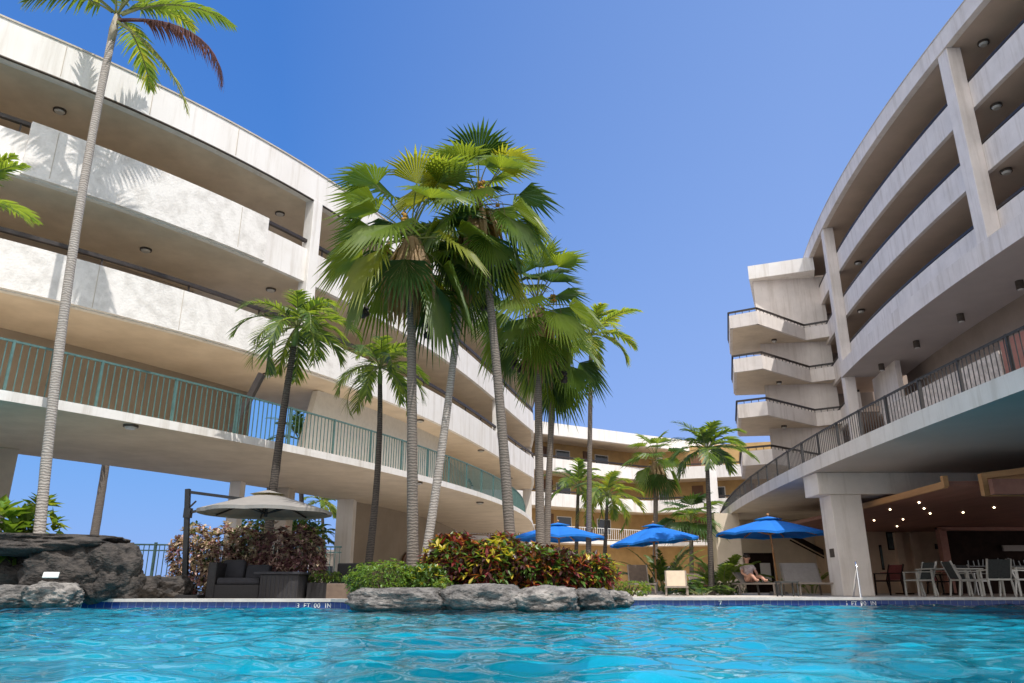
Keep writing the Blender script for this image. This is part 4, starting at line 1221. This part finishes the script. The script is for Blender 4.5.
rk(598, 634, 590, 611, 14.3, 1.2, 25, LAVAL, 'last small pale boulder tapering at the right end of the island', IG, rough=.2)
# island soil
b = MB()
prof = [(-2.5, 13.4), (0.9, 13.4), (1.45, 14.2), (1.75, 15.2), (1.9, 17.2), (-2.8, 17.2), (-2.8, 14.2)]
A = [(x, y, -.4) for x, y in prof]; B = [(x * .98, y + .05, .30) for x, y in prof]
b.quadstrip(A, B, closed=True); b.face(B)
tag(b.build('planting_bed', MULCH), kind='structure')

# ================================================================== SHRUBS
CM = [C_RED, C_ORA, C_YEL, C_GRN, C_DRK]
CG = 'crotons on the planted island'
def isl(px, Y, z=.28): return ground(px, Y, z)
shrub('croton_shrub', 'croton at the left end of the row, yellow tips over crimson leaves', 'shrub', isl(452, 14.7), .55, .5, 1.0, 1590, .20, .07, CM, (4, 1.5, 3, 4, 5), 101, CG)
shrub('croton_shrub', 'orange and dark croton bulging second from the left of the island row', 'shrub', isl(490, 14.4), .5, .5, .86, 1506, .20, .07, CM, (2.5, 1.6, 1.6, 5, 6), 102, CG)
shrub('croton_shrub', 'croton with a bright green patch in the middle of the row', 'shrub', isl(528, 14.6), .5, .5, .80, 1506, .20, .07, CM, (2, 1.5, 1.6, 6.5, 5), 103, CG)
shrub('croton_shrub', 'dark croton flecked orange, second from the right of the row', 'shrub', isl(562, 14.7), .5, .5, .74, 1506, .20, .07, CM, (2, 1.6, 1, 5, 6), 104, CG)
shrub('croton_shrub', 'croton at the right end of the row, red and yellow at its foot', 'shrub', isl(592, 15.0), .42, .45, .66, 1255, .20, .07, CM, (3, 1.2, 2, 5, 4), 105, CG)
shrub('croton_shrub', 'taller spiky croton rising at the back of the row by the leaning trunk', 'shrub', isl(500, 15.6), .5, .45, 1.08, 1171, .20, .07, CM, (2, 2, 1.6, 4, 5), 106, CG)
shrub('croton_shrub', 'back row croton near the straight grey trunk', 'shrub', isl(545, 15.8), .55, .45, .86, 1171, .20, .07, CM, (2, 1.6, 1, 4, 5), 107, CG)
shrub('rounded_shrub', 'clipped bright green rounded shrub at the left end of the island', 'shrub', isl(383, 14.0, .2), .72, .55, .60, 5200, .055, .034, [S_GRN, S_DGRN, L_LIGHT], (4, 2, 2), 111, rosette=4)
shrub('rounded_shrub', 'dark green and yellow low shrub between the rounded one and the crotons', 'shrub', isl(425, 14.1, .2), .42, .45, .52, 1300, .12, .045, [C_GRN, S_DGRN, C_YEL], (5, 3, 1), 112)
shrub('rounded_shrub', 'tiny light green tuft behind the gap of the two long boulders', 'shrub', isl(443, 13.4, .22), .18, .15, .28, 260, .08, .03, [S_GRN, L_LIGHT], (1, 1), 113)
# hedge behind the sofa
HM = [H_PINK, H_PUR, H_TAN, C_DRK, S_DGRN]
HG = 'bushes of the dusty pink hedge'
hd = ['leftmost dusty pink bush of the hedge, behind the umbrella post', 'second bush of the hedge, tan leaves over the arm of the sofa', 'middle bush of the hedge behind the dark sofa', 'plum tinted bush of the hedge beneath the umbrella rim', 'rightmost plum bush of the hedge, thinning at its foot']
for k, (px, h, wts) in enumerate(((188, 1.62, (5, 2, 2, 2, 1)), (216, 1.55, (4, 2, 3, 2, 1)), (244, 1.58, (4, 3, 3, 2, 1)), (273, 1.5, (3, 5, 1, 2, 0)), (300, 1.5, (3, 6, 1, 3, 0)))):
    shrub('croton_hedge_bush', hd[k], 'bush', ground(px, 17.7), .5, .5, h, 2300, .13, .06, HM, wts, 120 + k, HG)
# foliage behind the left rocks
shrub('broadleaf_plant', 'broad leaved plant with yellow green leaves behind the flat slab', 'plant', ground(22, 16.3), .42, .4, 2.05, 420, .34, .12, [L_LIGHT, S_GRN, L_YEL, S_DGRN], (3, 3, 2, 2), 131, rosette=7)
shrub('broadleaf_plant', 'large leaved green plant cut by the left edge behind the slab', 'plant', ground(-12, 15.6), .5, .4, 1.75, 300, .5, .2, [L_LIGHT, S_GRN], (2, 3), 132, rosette=7)
# courtyard planting
def low_hedge(px0, px1, Y, h, label, seed, mats=None):
    a = ground(px0, Y); c = ground(px1, Y)
    return shrub('low_hedge', label, 'hedge', ((a.x + c.x) / 2, Y, Z0), (c.x - a.x) / 2, .35, h, int(900 * (c.x - a.x)), .09, .045, mats or [S_DGRN, L_DARK, S_DGRN], (2, 3, 1), seed, rosette=4, box=True)
low_hedge(664, 704, 25.6, .34, 'low dark hedge behind the beige lounger', 141)
low_hedge(712, 742, 25.8, .34, 'low dark hedge left of the seated person', 142)
low_hedge(608, 648, 21.5, .36, 'low bright green planting right of the island boulders', 143, [S_GRN, L_LIGHT, S_DGRN])
def clump(px, Y, seed, label, nf, flen, ll, mats, els, droop, name='areca_palm', wid=.05):
    base = ground(px, Y); r = random.Random(seed)
    root = thing(name, label, 'plant', base)
    b = MB()
    for k in range(nf):
        az = k * 2.4 + r.uniform(-.3, .3)
        pinnate(b, (math.cos(az) * .12, math.sin(az) * .12, .02), az, r.uniform(*els), flen * r.uniform(.8, 1.1), droop * r.uniform(.8, 1.2), ll, r, 20, mats, 3, start=.25, wid=wid)
    b.build('fronds', [L_GREEN, L_LIGHT, L_DARK, RACHIS], root, fix=False)
clump(664, 29.6, 151, 'spreading cycad with upright blue green fronds behind the beige lounger', 18, 2.1, .36, (0, 2, 0), (.6, 1.35), .9, 'cycad')
clump(702, 24, 152, 'low drooping dark cycad between the beige lounger and the dark trunk', 12, 1.0, .3, (2, 2, 0), (.3, .9), 1.0, 'cycad')
clump(724, 25.5, 153, 'feathery pale areca clump right of the dark palm trunk', 16, 1.7, .4, (1, 0, 1), (.8, 1.45), 1.1)
clump(812, 30, 154, 'small shaded areca plant by the wall left of the thick column', 8, 1.3, .35, (1, 0), (.8, 1.4), 1.1)
clump(575, 36, 155, 'leafy green clump under the small feather palm', 14, 2.6, .5, (0, 1, 2), (.8, 1.4), 1.2)
shrub('croton_shrub', 'lone croton with yellow tops beside the wall just past the island', 'shrub', ground(604, 20), .35, .35, 1.0, 700, .16, .055, CM, (3, 2, 4, 2, 2), 161)

# ================================================================== FURNITURE
# fence to the sea
fc = Curve([aty(92, 575, 20.0).xy[:], aty(340, 575, 21.5).xy[:]], -1)
fr = thing('metal_fence', 'teal metal fence between the left rocks and the hedge, sea behind', 'fence', (0, 0, 0))
b = MB()
fc.sweep(b, rect(-.02, .02, 1.42, 1.46)); fc.sweep(b, rect(-.02, .02, 1.28, 1.31)); fc.sweep(b, rect(-.02, .02, .25, .29))
b.build('rails', TEAL, fr)
b = MB(); l = 0
while l < fc.L[-1]:
    p = fc.pt(l, 0, 0); b.box((p.x, p.y, .82), (.018, .018, 1.2)); l += .125
b.build('balusters', TEAL, fr)
l = 0
while l < fc.L[-1]:
    p = fc.pt(l, 0, 0); c = MB(); c.box((p.x, p.y, .82), (.06, .06, 1.36)); c.build('post', TEAL, fr); l += 1.4

# cantilever umbrella
YU = 16.3
pb = ground(184, YU)
um = thing('cantilever_umbrella', 'grey cantilever umbrella over the dark sofa, hung from a black side post', 'umbrella', pb)
def lu(px, py, Y=YU): return aty(px, py, Y) - pb
b = MB(); b.box((0, 0, .04), (.9, .9, .08)); b.build('base_plate', BLACKM, um, bevel=.01)
topp = lu(188, 489)
b = MB(); b.bar((.0, 0, .05), topp, .10, .10); b.build('post', BLACKM, um, bevel=.008)
b = MB(); b.bar(topp + Vector((0, 0, -.06)), lu(250, 500), .05, .06); b.build('arm', BLACKM, um)
b = MB(); q = lu(188, 513); b.bar(q, lu(214, 507), .05, .05); b.box(q, (.14, .14, .2)); b.bar(q + Vector((0, 0, .1)), q + Vector((.14, 0, .25)), .03, .03); b.build('crank', BLACKM, um)
apex = lu(268, 493); rimz = lu(268, 511).z
def canopy(root, apex, rim_z, Rr, n, M, fm, wave=.05, rot=0.0, tilt=0.0, vent=True, rib=True, sag=.06, ribmat=None):
    b = MB()
    th = .012
    def pt(a, t):
        zz = apex.z + (rim_z - apex.z) * (t ** 1.12)
        k = (a - rot) / (2 * math.pi / n); fx = abs(k - round(k)) * 2
        rr = Rr * t * (1 - .045 * fx * fx)
        return Vector((apex.x + math.cos(a) * rr, apex.y + math.sin(a) * rr, zz - sag * fx * fx * t + tilt * math.cos(a) * rr))
    NA = n * 6; NT = 7
    for up in (0, -th):
        for i in range(NA):
            for j in range(NT):
                a0 = rot + 2 * math.pi * i / NA; a1 = rot + 2 * math.pi * (i + 1) / NA
                t0 = .02 + .98 * j / NT; t1 = .02 + .98 * (j + 1) / NT
                u_ = Vector((0, 0, up))
                b.face([pt(a0, t0) + u_, pt(a0, t1) + u_, pt(a1, t1) + u_, pt(a1, t0) + u_])
    for i in range(NA):
        a0 = rot + 2 * math.pi * i / NA; a1 = rot + 2 * math.pi * (i + 1) / NA
        b.face([pt(a0, 1), pt(a1, 1), pt(a1, 1) - Vector((0, 0, .07)), pt(a0, 1) - Vector((0, 0, .07))])
    o = b.build('canopy', M, root, fix=False)
    if vent:
        b = MB(); c = Vector((apex.x, apex.y, apex.z + .07))
        for i in range(n):
            a0 = rot + 2 * math.pi * i / n; a1 = rot + 2 * math.pi * (i + 1) / n
            p0 = c + Vector((math.cos(a0), math.sin(a0), 0)) * Rr * .27 - Vector((0, 0, .10)); p1 = c + Vector((math.cos(a1), math.sin(a1), 0)) * Rr * .27 - Vector((0, 0, .10))
            b.face([c, p0, p1])
        b.build('vent_cap', M, o, fix=False)
    for i in range(n):
        a = rot + 2 * math.pi * i / n
        rb = MB(); d = Vector((0, 0, -.045))
        rb.bar(pt(a, .04) + d, pt(a, .98) + d, .03, .03)
        hub = Vector((apex.x, apex.y, rim_z - .06))
        rb.bar(hub, pt(a, .52) + d, .022, .022)
        rb.build('rib', ribmat, root, fix=False)
    return o
canopy(um, apex, rimz, 1.38, 8, GREYC, None, ribmat=BLACKM, rot=.39, sag=.012)
b = MB(); b.tube([apex + Vector((0, 0, .12)), Vector((apex.x, apex.y, rimz - .12))], .035, 10); b.build('hub', BLACKM, um)

# dark wicker sofa with charcoal cushions
so = thing('wicker_sofa', 'dark wicker sofa with charcoal cushions under the grey umbrella', 'sofa', ground(238, 16.6))
s_ = ground(238, 16.6)
W = ground(263, 16.6).x - ground(211, 16.6).x
b = MB(); b.box((0, 0, .14), (W, .8, .28)); b.build('base', WICKER, so, bevel=.02)
b = MB(); b.box((-W / 2 + .09, 0, .36), (.18, .84, .72)); b.build('armrest', WICKER, so, bevel=.025)
b = MB(); b.box((.08, .36, .42), (W - .18, .14, .5)); b.build('backrest', WICKER, so, bevel=.025)
b = MB(); b.box((.09, -.03, .35), (W - .2, .72, .13)); b.build('seat_cushion', CUSH, so, bevel=.04)
b = MB(); b.box((-.22, .2, .58), (.48, .16, .42), rx=R(-12)); b.build('back_cushion', CUSH, so, bevel=.06)
b = MB(); b.box((.30, .2, .52), (.5, .15, .34), rx=R(-14)); b.build('back_cushion', CUSH, so, bevel=.06)
# big wicker table block beside it
tb = thing('wicker_table', 'dark wicker table block with a flat top, right of the sofa', 'table', ground(283, 16.5))
W2 = ground(302, 16.5).x - ground(264, 16.5).x
b = MB(); b.box((0, 0, .24), (W2, .8, .48)); 
b.build('base', WICKER, tb, bevel=.02)
for k in range(9):
    c = MB(); c.box((-W2 / 2 + W2 * (k + .5) / 9, -.402, .24), (.02, .012, .46)); c.build('slat', CUSH, tb, fix=False)
b = MB(); b.box((-.04, 0, .505), (W2 + .16, .92, .05)); b.build('table_top', CUSH, tb, bevel=.01)
# planters
pn = thing('planter', 'low dark square planter with clipped green top, left of the pale column', 'planter', ground(324, 16.9))
b = MB(); b.box((0, 0, .16), (.62, .6, .32)); b.build('box', WICKER, pn, bevel=.015)
shrub('boxwood', 'clipped green boxwood filling the low dark planter', 'shrub', ground(324, 16.9, .45), .31, .3, .24, 900, .05, .03, [S_GRN, S_DGRN, L_LIGHT], (3, 2, 2), 171, rosette=4, box=True)
gp = thing('planter', 'small square taupe planter right of the clipped boxwood', 'planter', ground(338, 16.2))
b = MB(); b.box((0, 0, .15), (.42, .4, .30)); b.build('box', BROWNS, gp, bevel=.015)
b = MB(); b.box((0, 0, .285), (.36, .34, .03)); b.build('soil', MULCH, gp)
ch = thing('wicker_armchair', 'dark wicker armchair standing behind the taupe planter', 'chair', ground(347, 17.6))
b = MB(); b.box((0, 0, .18), (.62, .62, .36)); b.build('base', WICKER, ch, bevel=.02)
b = MB(); b.box((0, .26, .5), (.62, .12, .5)); b.build('backrest', WICKER, ch, bevel=.03)
for sx in (-1, 1):
    b = MB(); b.box((sx * .27, -.02, .45), (.1, .54, .2)); b.build('armrest', WICKER, ch, bevel=.02)
b = MB(); b.box((0, -.03, .4), (.44, .5, .1)); b.build('seat_cushion', CUSH, ch, bevel=.03)

# blue market parasols
def parasol(px_pole, Y, px_apex, py_apex, py_rim, Rr, rot, tilt, label):
    base = ground(px_pole, Y)
    root = thing('market_parasol', label, 'parasol', base, 0, 'blue market parasols by the pool')
    apex = aty(px_apex, py_apex, Y) - base; rz_ = (aty(px_apex, py_rim, Y) - base).z
    b = MB(); b.tube([(0, 0, .02), (0, 0, .10)], [.30, .26], 16); b.tube([(0, 0, .1), (0, 0, .42)], .04, 10); b.build('base', GREYS, root)
    b = MB(); b.tube([(0, 0, .3), (apex.x, 0, apex.z - .02)], .032, 10); b.build('pole', WOODU, root)
    b = MB(); b.tube([apex - Vector((0, 0, .03)), apex + Vector((0, 0, .10))], [.03, .015], 8); b.ball(apex + Vector((0, 0, .12)), .045); b.build('finial', WOODU, root)
    canopy(root, apex, rz_, Rr, 8, BLUEC, None, ribmat=WOODU, rot=rot, tilt=tilt, sag=.05)
    return root
parasol(779, 25.0, 768, 518.5, 533, 1.72, .2, .0, 'blue parasol nearest the thick column, wooden pole slightly tilted')
parasol(657, 28.5, 653, 525.5, 541, 1.62, .5, .09, 'middle blue parasol above the cycad, wooden pole in full view')
parasol(562, 27.5, 558, 524.5, 537, 1.66, .35, .0, 'left blue parasol rising over the crotons, its pole hidden')

# sun loungers
def lounger(px, Y, sling, label, rz=0.0, back=62, wid=.62, h=.34, bl=.66):
    base = ground(px, Y)
    root = thing('sun_lounger', label, 'lounger', base, rz, 'sun loungers along the far pool edge')
    L = 1.15
    for sx in (-1, 1):
        for y in (-L, .25):
            b = MB(); b.bar((sx * wid / 2, y, 0), (sx * wid / 2 * .96, y + .03, h), .045, .045); b.build('leg', BRONZE, root)
        b = MB(); b.bar((sx * wid / 2, -L - .05, h), (sx * wid / 2, .55, h), .045, .05); b.build('side_rail', BRONZE, root)
    b = MB(); b.bar((-wid / 2, -L - .03, h), (wid / 2, -L - .03, h), .05, .05); b.build('front_rail', BRONZE, root)
    b = MB(); b.box((0, -.5, h + .012), (wid - .06, 1.25, .018)); b.build('seat_sling', sling, root)
    a = R(back); c = math.cos(a); s = math.sin(a)
    y0 = .12
    b = MB(); b.box((0, y0 + c * bl / 2, h + .02 + s * bl / 2), (wid - .05, bl, .03), rx=a); b.build('backrest', sling, root)
    for sx in (-1, 1):
        b = MB(); b.bar((sx * wid / 2, y0, h), (sx * wid / 2, y0 + c * bl, h + s * bl + .02), .035, .04); b.build('back_post', BRONZE, root)
    return root
lounger(677, 22.6, BEIGE, 'sunlit beige sling lounger facing the pool left of the dark trunk', back=78, wid=.58, h=.24, bl=.44, rz=-.2)
lounger(640, 27.0, BROWNS, 'brown sling lounger between the island and the middle parasol pole', back=70, wid=.66)
lounger(756, 24.6, GREYS, 'grey lounger on which the person sits', back=40, rz=.5, wid=.8)
lounger(806, 24.2, GREYS, 'empty grey lounger with a broad back, just left of the thick column', back=64, wid=1.15)
lounger(702, 27.5, BROWNS, 'shaded brown lounger behind the beige one', back=30)

# the seated person
def person(px, Y):
    base = ground(px, Y) 
    me = bpy.data.meshes.new('person_body')
    S = .36
    V = [(0, 0, S + .10), (0, .05, S + .28), (0, .09, S + .46), (0, .10, S + .56), (0, .08, S + .62), (0, .06, S + .72), (0, .045, S + .80),   # pelvis..head
         (-.17, .09, S + .50), (-.24, -.02, S + .30), (-.15, -.20, S + .20), (-.10, -.27, S + .18),
         (.17, .09, S + .50), (.25, -.02, S + .29), (.17, -.20, S + .20), (.12, -.27, S + .18),
         (-.10, -.05, S + .09), (-.14, -.42, S + .26), (-.14, -.78, S + .06), (-.14, -.88, S + .09),
         (.10, -.05, S + .09), (.14, -.45, S + .20), (.13, -.82, S + .05), (.13, -.92, S + .09)]
    Ed = [(0, 1), (1, 2), (2, 3), (3, 4), (4, 5), (5, 6), (2, 7), (7, 8), (8, 9), (9, 10), (2, 11), (11, 12), (12, 13), (13, 14),
          (0, 15), (15, 16), (16, 17), (17, 18), (0, 19), (19, 20), (20, 21), (21, 22)]
    RD = [.135, .13, .13, .065, .055, .095, .075, .06, .045, .037, .035, .06, .045, .037, .035, .09, .062, .04, .035, .09, .062, .04, .035]
    me.from_pydata(V, Ed, []); me.materials.append(SKIN)
    o = bpy.data.objects.new('person_body', me); COL.objects.link(o)
    m = o.modifiers.new('skin', 'SKIN'); s = o.modifiers.new('sub', 'SUBSURF'); s.levels = 2; s.render_levels = 2
    for k, rr in enumerate(RD):
        o.data.skin_vertices[0].data[k].radius = (rr, rr * .9)
    o.data.skin_vertices[0].data[0].use_root = True
    bpy.context.view_layer.update()
    dg = bpy.context.evaluated_depsgraph_get()
    nm = bpy.data.meshes.new_from_object(o.evaluated_get(dg))
    bpy.data.objects.remove(o)
    root = thing('person', 'person in a pale patterned shirt sitting on the grey lounger, hands in lap', 'person', base, .15)
    nm.materials.clear(); nm.materials.append(SKIN)
    body = bpy.data.objects.new('body', nm); COL.objects.link(body); body.parent = root
    for p in nm.polygons: p.use_smooth = True
    # face features
    b = MB(); b.ball((0, -.045, S + .745), (.016, .03, .026), 0); 
    for sx in (-1, 1): b.ball((sx * .093, .055, S + .745), (.014, .026, .036), 0)
    b.build('face_features', SKIN, root, smooth=True)
    b = MB()
    for sx in (-1, 1): b.ball((sx * .035, -.028, S + .77), (.013, .01, .009), 0)
    b.build('eyes', HAIR, root)
    b = MB(); b.ball((0, .075, S + .80), (.107, .11, .085), 0, 14, 9); b.ball((0, .11, S + .75), (.095, .08, .09), 0); b.build('hair', HAIR, root, smooth=True)
    # hands with fingers resting in the lap
    for sx in (-1, 1):
        b = MB(); c = Vector((sx * .10, -.30, S + .18)); b.ball(c, (.036, .045, .02), 0)
        for f in range(4):
            b.tube([c + Vector((-.024 + f * .016, -.03, 0)), c + Vector((-.026 + f * .017, -.075 + abs(f - 1.5) * .006, .006)), c + Vector((-.026 + f * .017, -.105 + abs(f - 1.5) * .01, -.012))], [.0095, .009, .007], 6)
        b.tube([c + Vector((-sx * .03, .0, 0)), c + Vector((-sx * .055, -.035, .004)), c + Vector((-sx * .055, -.06, -.004))], [.011, .010, .008], 6)
        b.build('hand', SKIN, root, smooth=True)
    # shirt: slightly larger shell round trunk and upper arms
    me2 = bpy.data.meshes.new('shirt_cage')
    V2 = [(0, 0, S + .12), (0, .05, S + .28), (0, .09, S + .45), (0, .10, S + .535), (-.17, .09, S + .50), (-.22, .02, S + .37), (.17, .09, S + .50), (.225, .02, S + .37)]
    E2 = [(0, 1), (1, 2), (2, 3), (2, 4), (4, 5), (2, 6), (6, 7)]
    R2 = [.155, .15, .15, .085, .08, .07, .08, .07]
    me2.from_pydata(V2, E2, [])
    o = bpy.data.objects.new('shirt_cage', me2); COL.objects.link(o)
    o.modifiers.new('skin', 'SKIN'); s = o.modifiers.new('sub', 'SUBSURF'); s.levels = 2; s.render_levels = 2
    for k, rr in enumerate(R2): o.data.skin_vertices[0].data[k].radius = (rr * 1.03, rr * .95)
    o.data.skin_vertices[0].data[0].use_root = True
    bpy.context.view_layer.update()
    dg = bpy.context.evaluated_depsgraph_get()
    nm = bpy.data.meshes.new_from_object(o.evaluated_get(dg)); bpy.data.objects.remove(o)
    nm.materials.clear(); nm.materials.append(SHIRT)
    for p in nm.polygons: p.use_smooth = True
    sh = bpy.data.objects.new('shirt', nm); COL.objects.link(sh); sh.parent = root
person(751, 24.5)

# patio chairs and tables on the shaded terrace
def patio_chair(px, Y, rz, label, M=ALU, S=DARKS, group='aluminium patio chairs'):
    root = thing('patio_chair', label, 'chair', ground(px, Y), rz, group)
    w = .56; d = .5
    for sx in (-1, 1):
        b = MB(); b.bar((sx * w / 2, -d / 2, 0), (sx * w / 2, -d / 2 + .03, .64), .035, .04); b.build('leg', M, root)
        b = MB(); b.bar((sx * w / 2, d / 2 + .08, 0), (sx * w / 2, d / 2, .43), .035, .04); b.build('leg', M, root)
        b = MB(); b.bar((sx * w / 2, d / 2 - .02, .40), (sx * w / 2, d / 2 + .18, .92), .035, .045); b.build('back_post', M, root)
        b = MB(); b.bar((sx * w / 2, -d / 2, .64), (sx * w / 2, d / 2 + .07, .65), .05, .03); b.build('armrest', M, root)
    b = MB(); b.bar((-w / 2, -d / 2, .42), (w / 2, -d / 2, .42), .035, .04); b.bar((-w / 2, d / 2, .42), (w / 2, d / 2, .42), .035, .04)
    for sx in (-1, 1): b.bar((sx * w / 2, -d / 2, .42), (sx * w / 2, d / 2, .42), .035, .04)
    b.build('seat_frame', M, root)
    b = MB(); b.box((0, 0, .437), (w - .04, d - .02, .015)); b.build('seat', S, root)
    b = MB(); b.box((0, d / 2 + .09, .68), (w - .03, .015, .48), rx=R(-21)); b.build('backrest', S, root)
    return root
def patio_table(px, Y, w, label, dpt=.85):
    root = thing('patio_table', label, 'table', ground(px, Y), 0, 'pale metal patio tables')
    b = MB(); b.box((0, 0, .725), (w, dpt, .035)); b.build('table_top', ALU, root, bevel=.006)
    for sx in (-1, 1):
        for sy in (-1, 1):
            c = MB(); c.box((sx * (w / 2 - .07), sy * (dpt / 2 - .07), .355), (.05, .05, .705)); c.build('leg', ALU, root)
patio_table(953, 22.4, 1.5, 'pale patio table between the two chairs that face each other')
patio_table(1034, 21.6, 1.3, 'pale patio table cut by the right edge of the picture')
patio_chair(921, 22.3, R(-82), 'dark mesh chair at the left end of the first table, facing right')
patio_chair(968, 21.6, R(84), 'silver armchair seen side on at the right end of the first table')
patio_chair(998, 20.3, R(172), 'nearest dark mesh chair, its back turned to the pool')
patio_chair(1020, 20.5, R(96), 'silver chair tucked under the table at the right edge')
patio_chair(978, 24.6, R(20), 'shaded silver chair behind the first table')
patio_chair(890, 24.5, R(-70), 'red cushioned dark armchair in the shade right of the thick column', M=DARKBAR, S=RED, group=None)
patio_chair(942, 27.0, R(30), 'red seated dark chair deep inside the restaurant', M=DARKBAR, S=RED, group=None)
def dark_table(px, Y, label):
    root = thing('dining_table', label, 'table', ground(px, Y))
    b = MB(); b.box((0, 0, .73), (1.1, .9, .05)); b.build('table_top', MAROON, root, bevel=.01)
    b = MB(); b.tube([(0, 0, .04), (0, 0, .71)], .05, 10); b.tube([(0, 0, 0), (0, 0, .05)], .3, 14); b.build('pedestal', DARKBAR, root)
dark_table(953, 26, 'dark red dining table deep in the restaurant behind the first patio table')
dark_table(905, 27.5, 'dark dining table near the beige wall pilasters')
low_t = thing('side_table', 'small dark side table beside the leaning parasol pole', 'table', ground(788, 20.5))
b = MB(); b.box((0, 0, .36), (.5, .45, .03)); b.build('table_top', DARKS, low_t)
for sx in (-1, 1):
    for sy in (-1, 1):
        c = MB(); c.box((sx * .21, sy * .18, .175), (.03, .03, .345)); c.build('leg', DARKS, low_t)

# pool grab rail in front of the column
gr = MB()
q = ground(857, 17.05); t = aty(855, 564, 17.35)
k2 = 17.72 / 17.3
gr.tube(bez((q.x + .03, 16.95, -.6), (t.x, 17.3, t.z), (0, -.02, 0), 8) + [Vector((t.x * 1.007, 17.42, t.z + .045)), Vector((t.x * 1.017, 17.6, t.z + .02)), Vector((t.x * 1.022, 17.69, t.z - .1)), Vector((q.x * 1.03, 17.75, Z0))], .022, 10)
tag(gr.build('grab_rail', STEEL, None, smooth=True), 'polished steel grab rail at the pool edge before the thick column', 'handrail')
# sign on the column
sg = MB(); q = aty(834.5, 553, 22.8); sg.box((9.372, 22.8, q.z), (.014, .3, .24)); tag(sg.build('wall_sign', LAMPM), 'small dark square sign on the side of the thick column', 'sign')

# depth marks on the tile band
def text(name, body, px, py, Y, size, label, M=WHITE):
    x = (px - 512) / FPX * (Y * math.cos(PITCH))
    root = thing(name, label, 'depth mark', (x, Y - .006, .045))
    adv = size * .56; x0 = -adv * (len(body) - 1) / 2
    for k, chx in enumerate(body):
        if chx == ' ': continue
        cu = bpy.data.curves.new('txt', 'FONT'); cu.body = chx; cu.size = size; cu.extrude = .002; cu.align_x = 'CENTER'; cu.align_y = 'CENTER'
        t = bpy.data.objects.new('txt', cu); COL.objects.link(t)
        bpy.context.view_layer.update()
        me = bpy.data.meshes.new_from_object(t.evaluated_get(bpy.context.evaluated_depsgraph_get()))
        bpy.data.objects.remove(t)
        me.materials.clear(); me.materials.append(M)
        o = bpy.data.objects.new('letter', me); COL.objects.link(o); o.parent = root
        o.location = (x0 + adv * k, 0, 0); o.rotation_euler = (R(90), 0, 0)
    return root
text('depth_mark', '3 FT 00 IN', 315, 604, 14.9, .115, 'white depth lettering on blue tiles left of the island boulders')
text('depth_mark', '5 FT 00 IN', 858, 601, ey(7.7) - .0, .12, 'white depth lettering on blue tiles under the steel grab rail')
text('depth_mark', '50', 81, 602, 14.9, .135, 'small white depth number on tiles right of the left rock pile')
text('depth_mark', '7', 719, 602, ey(4.5), .15, 'small white depth number on tiles below the dark palm trunk')
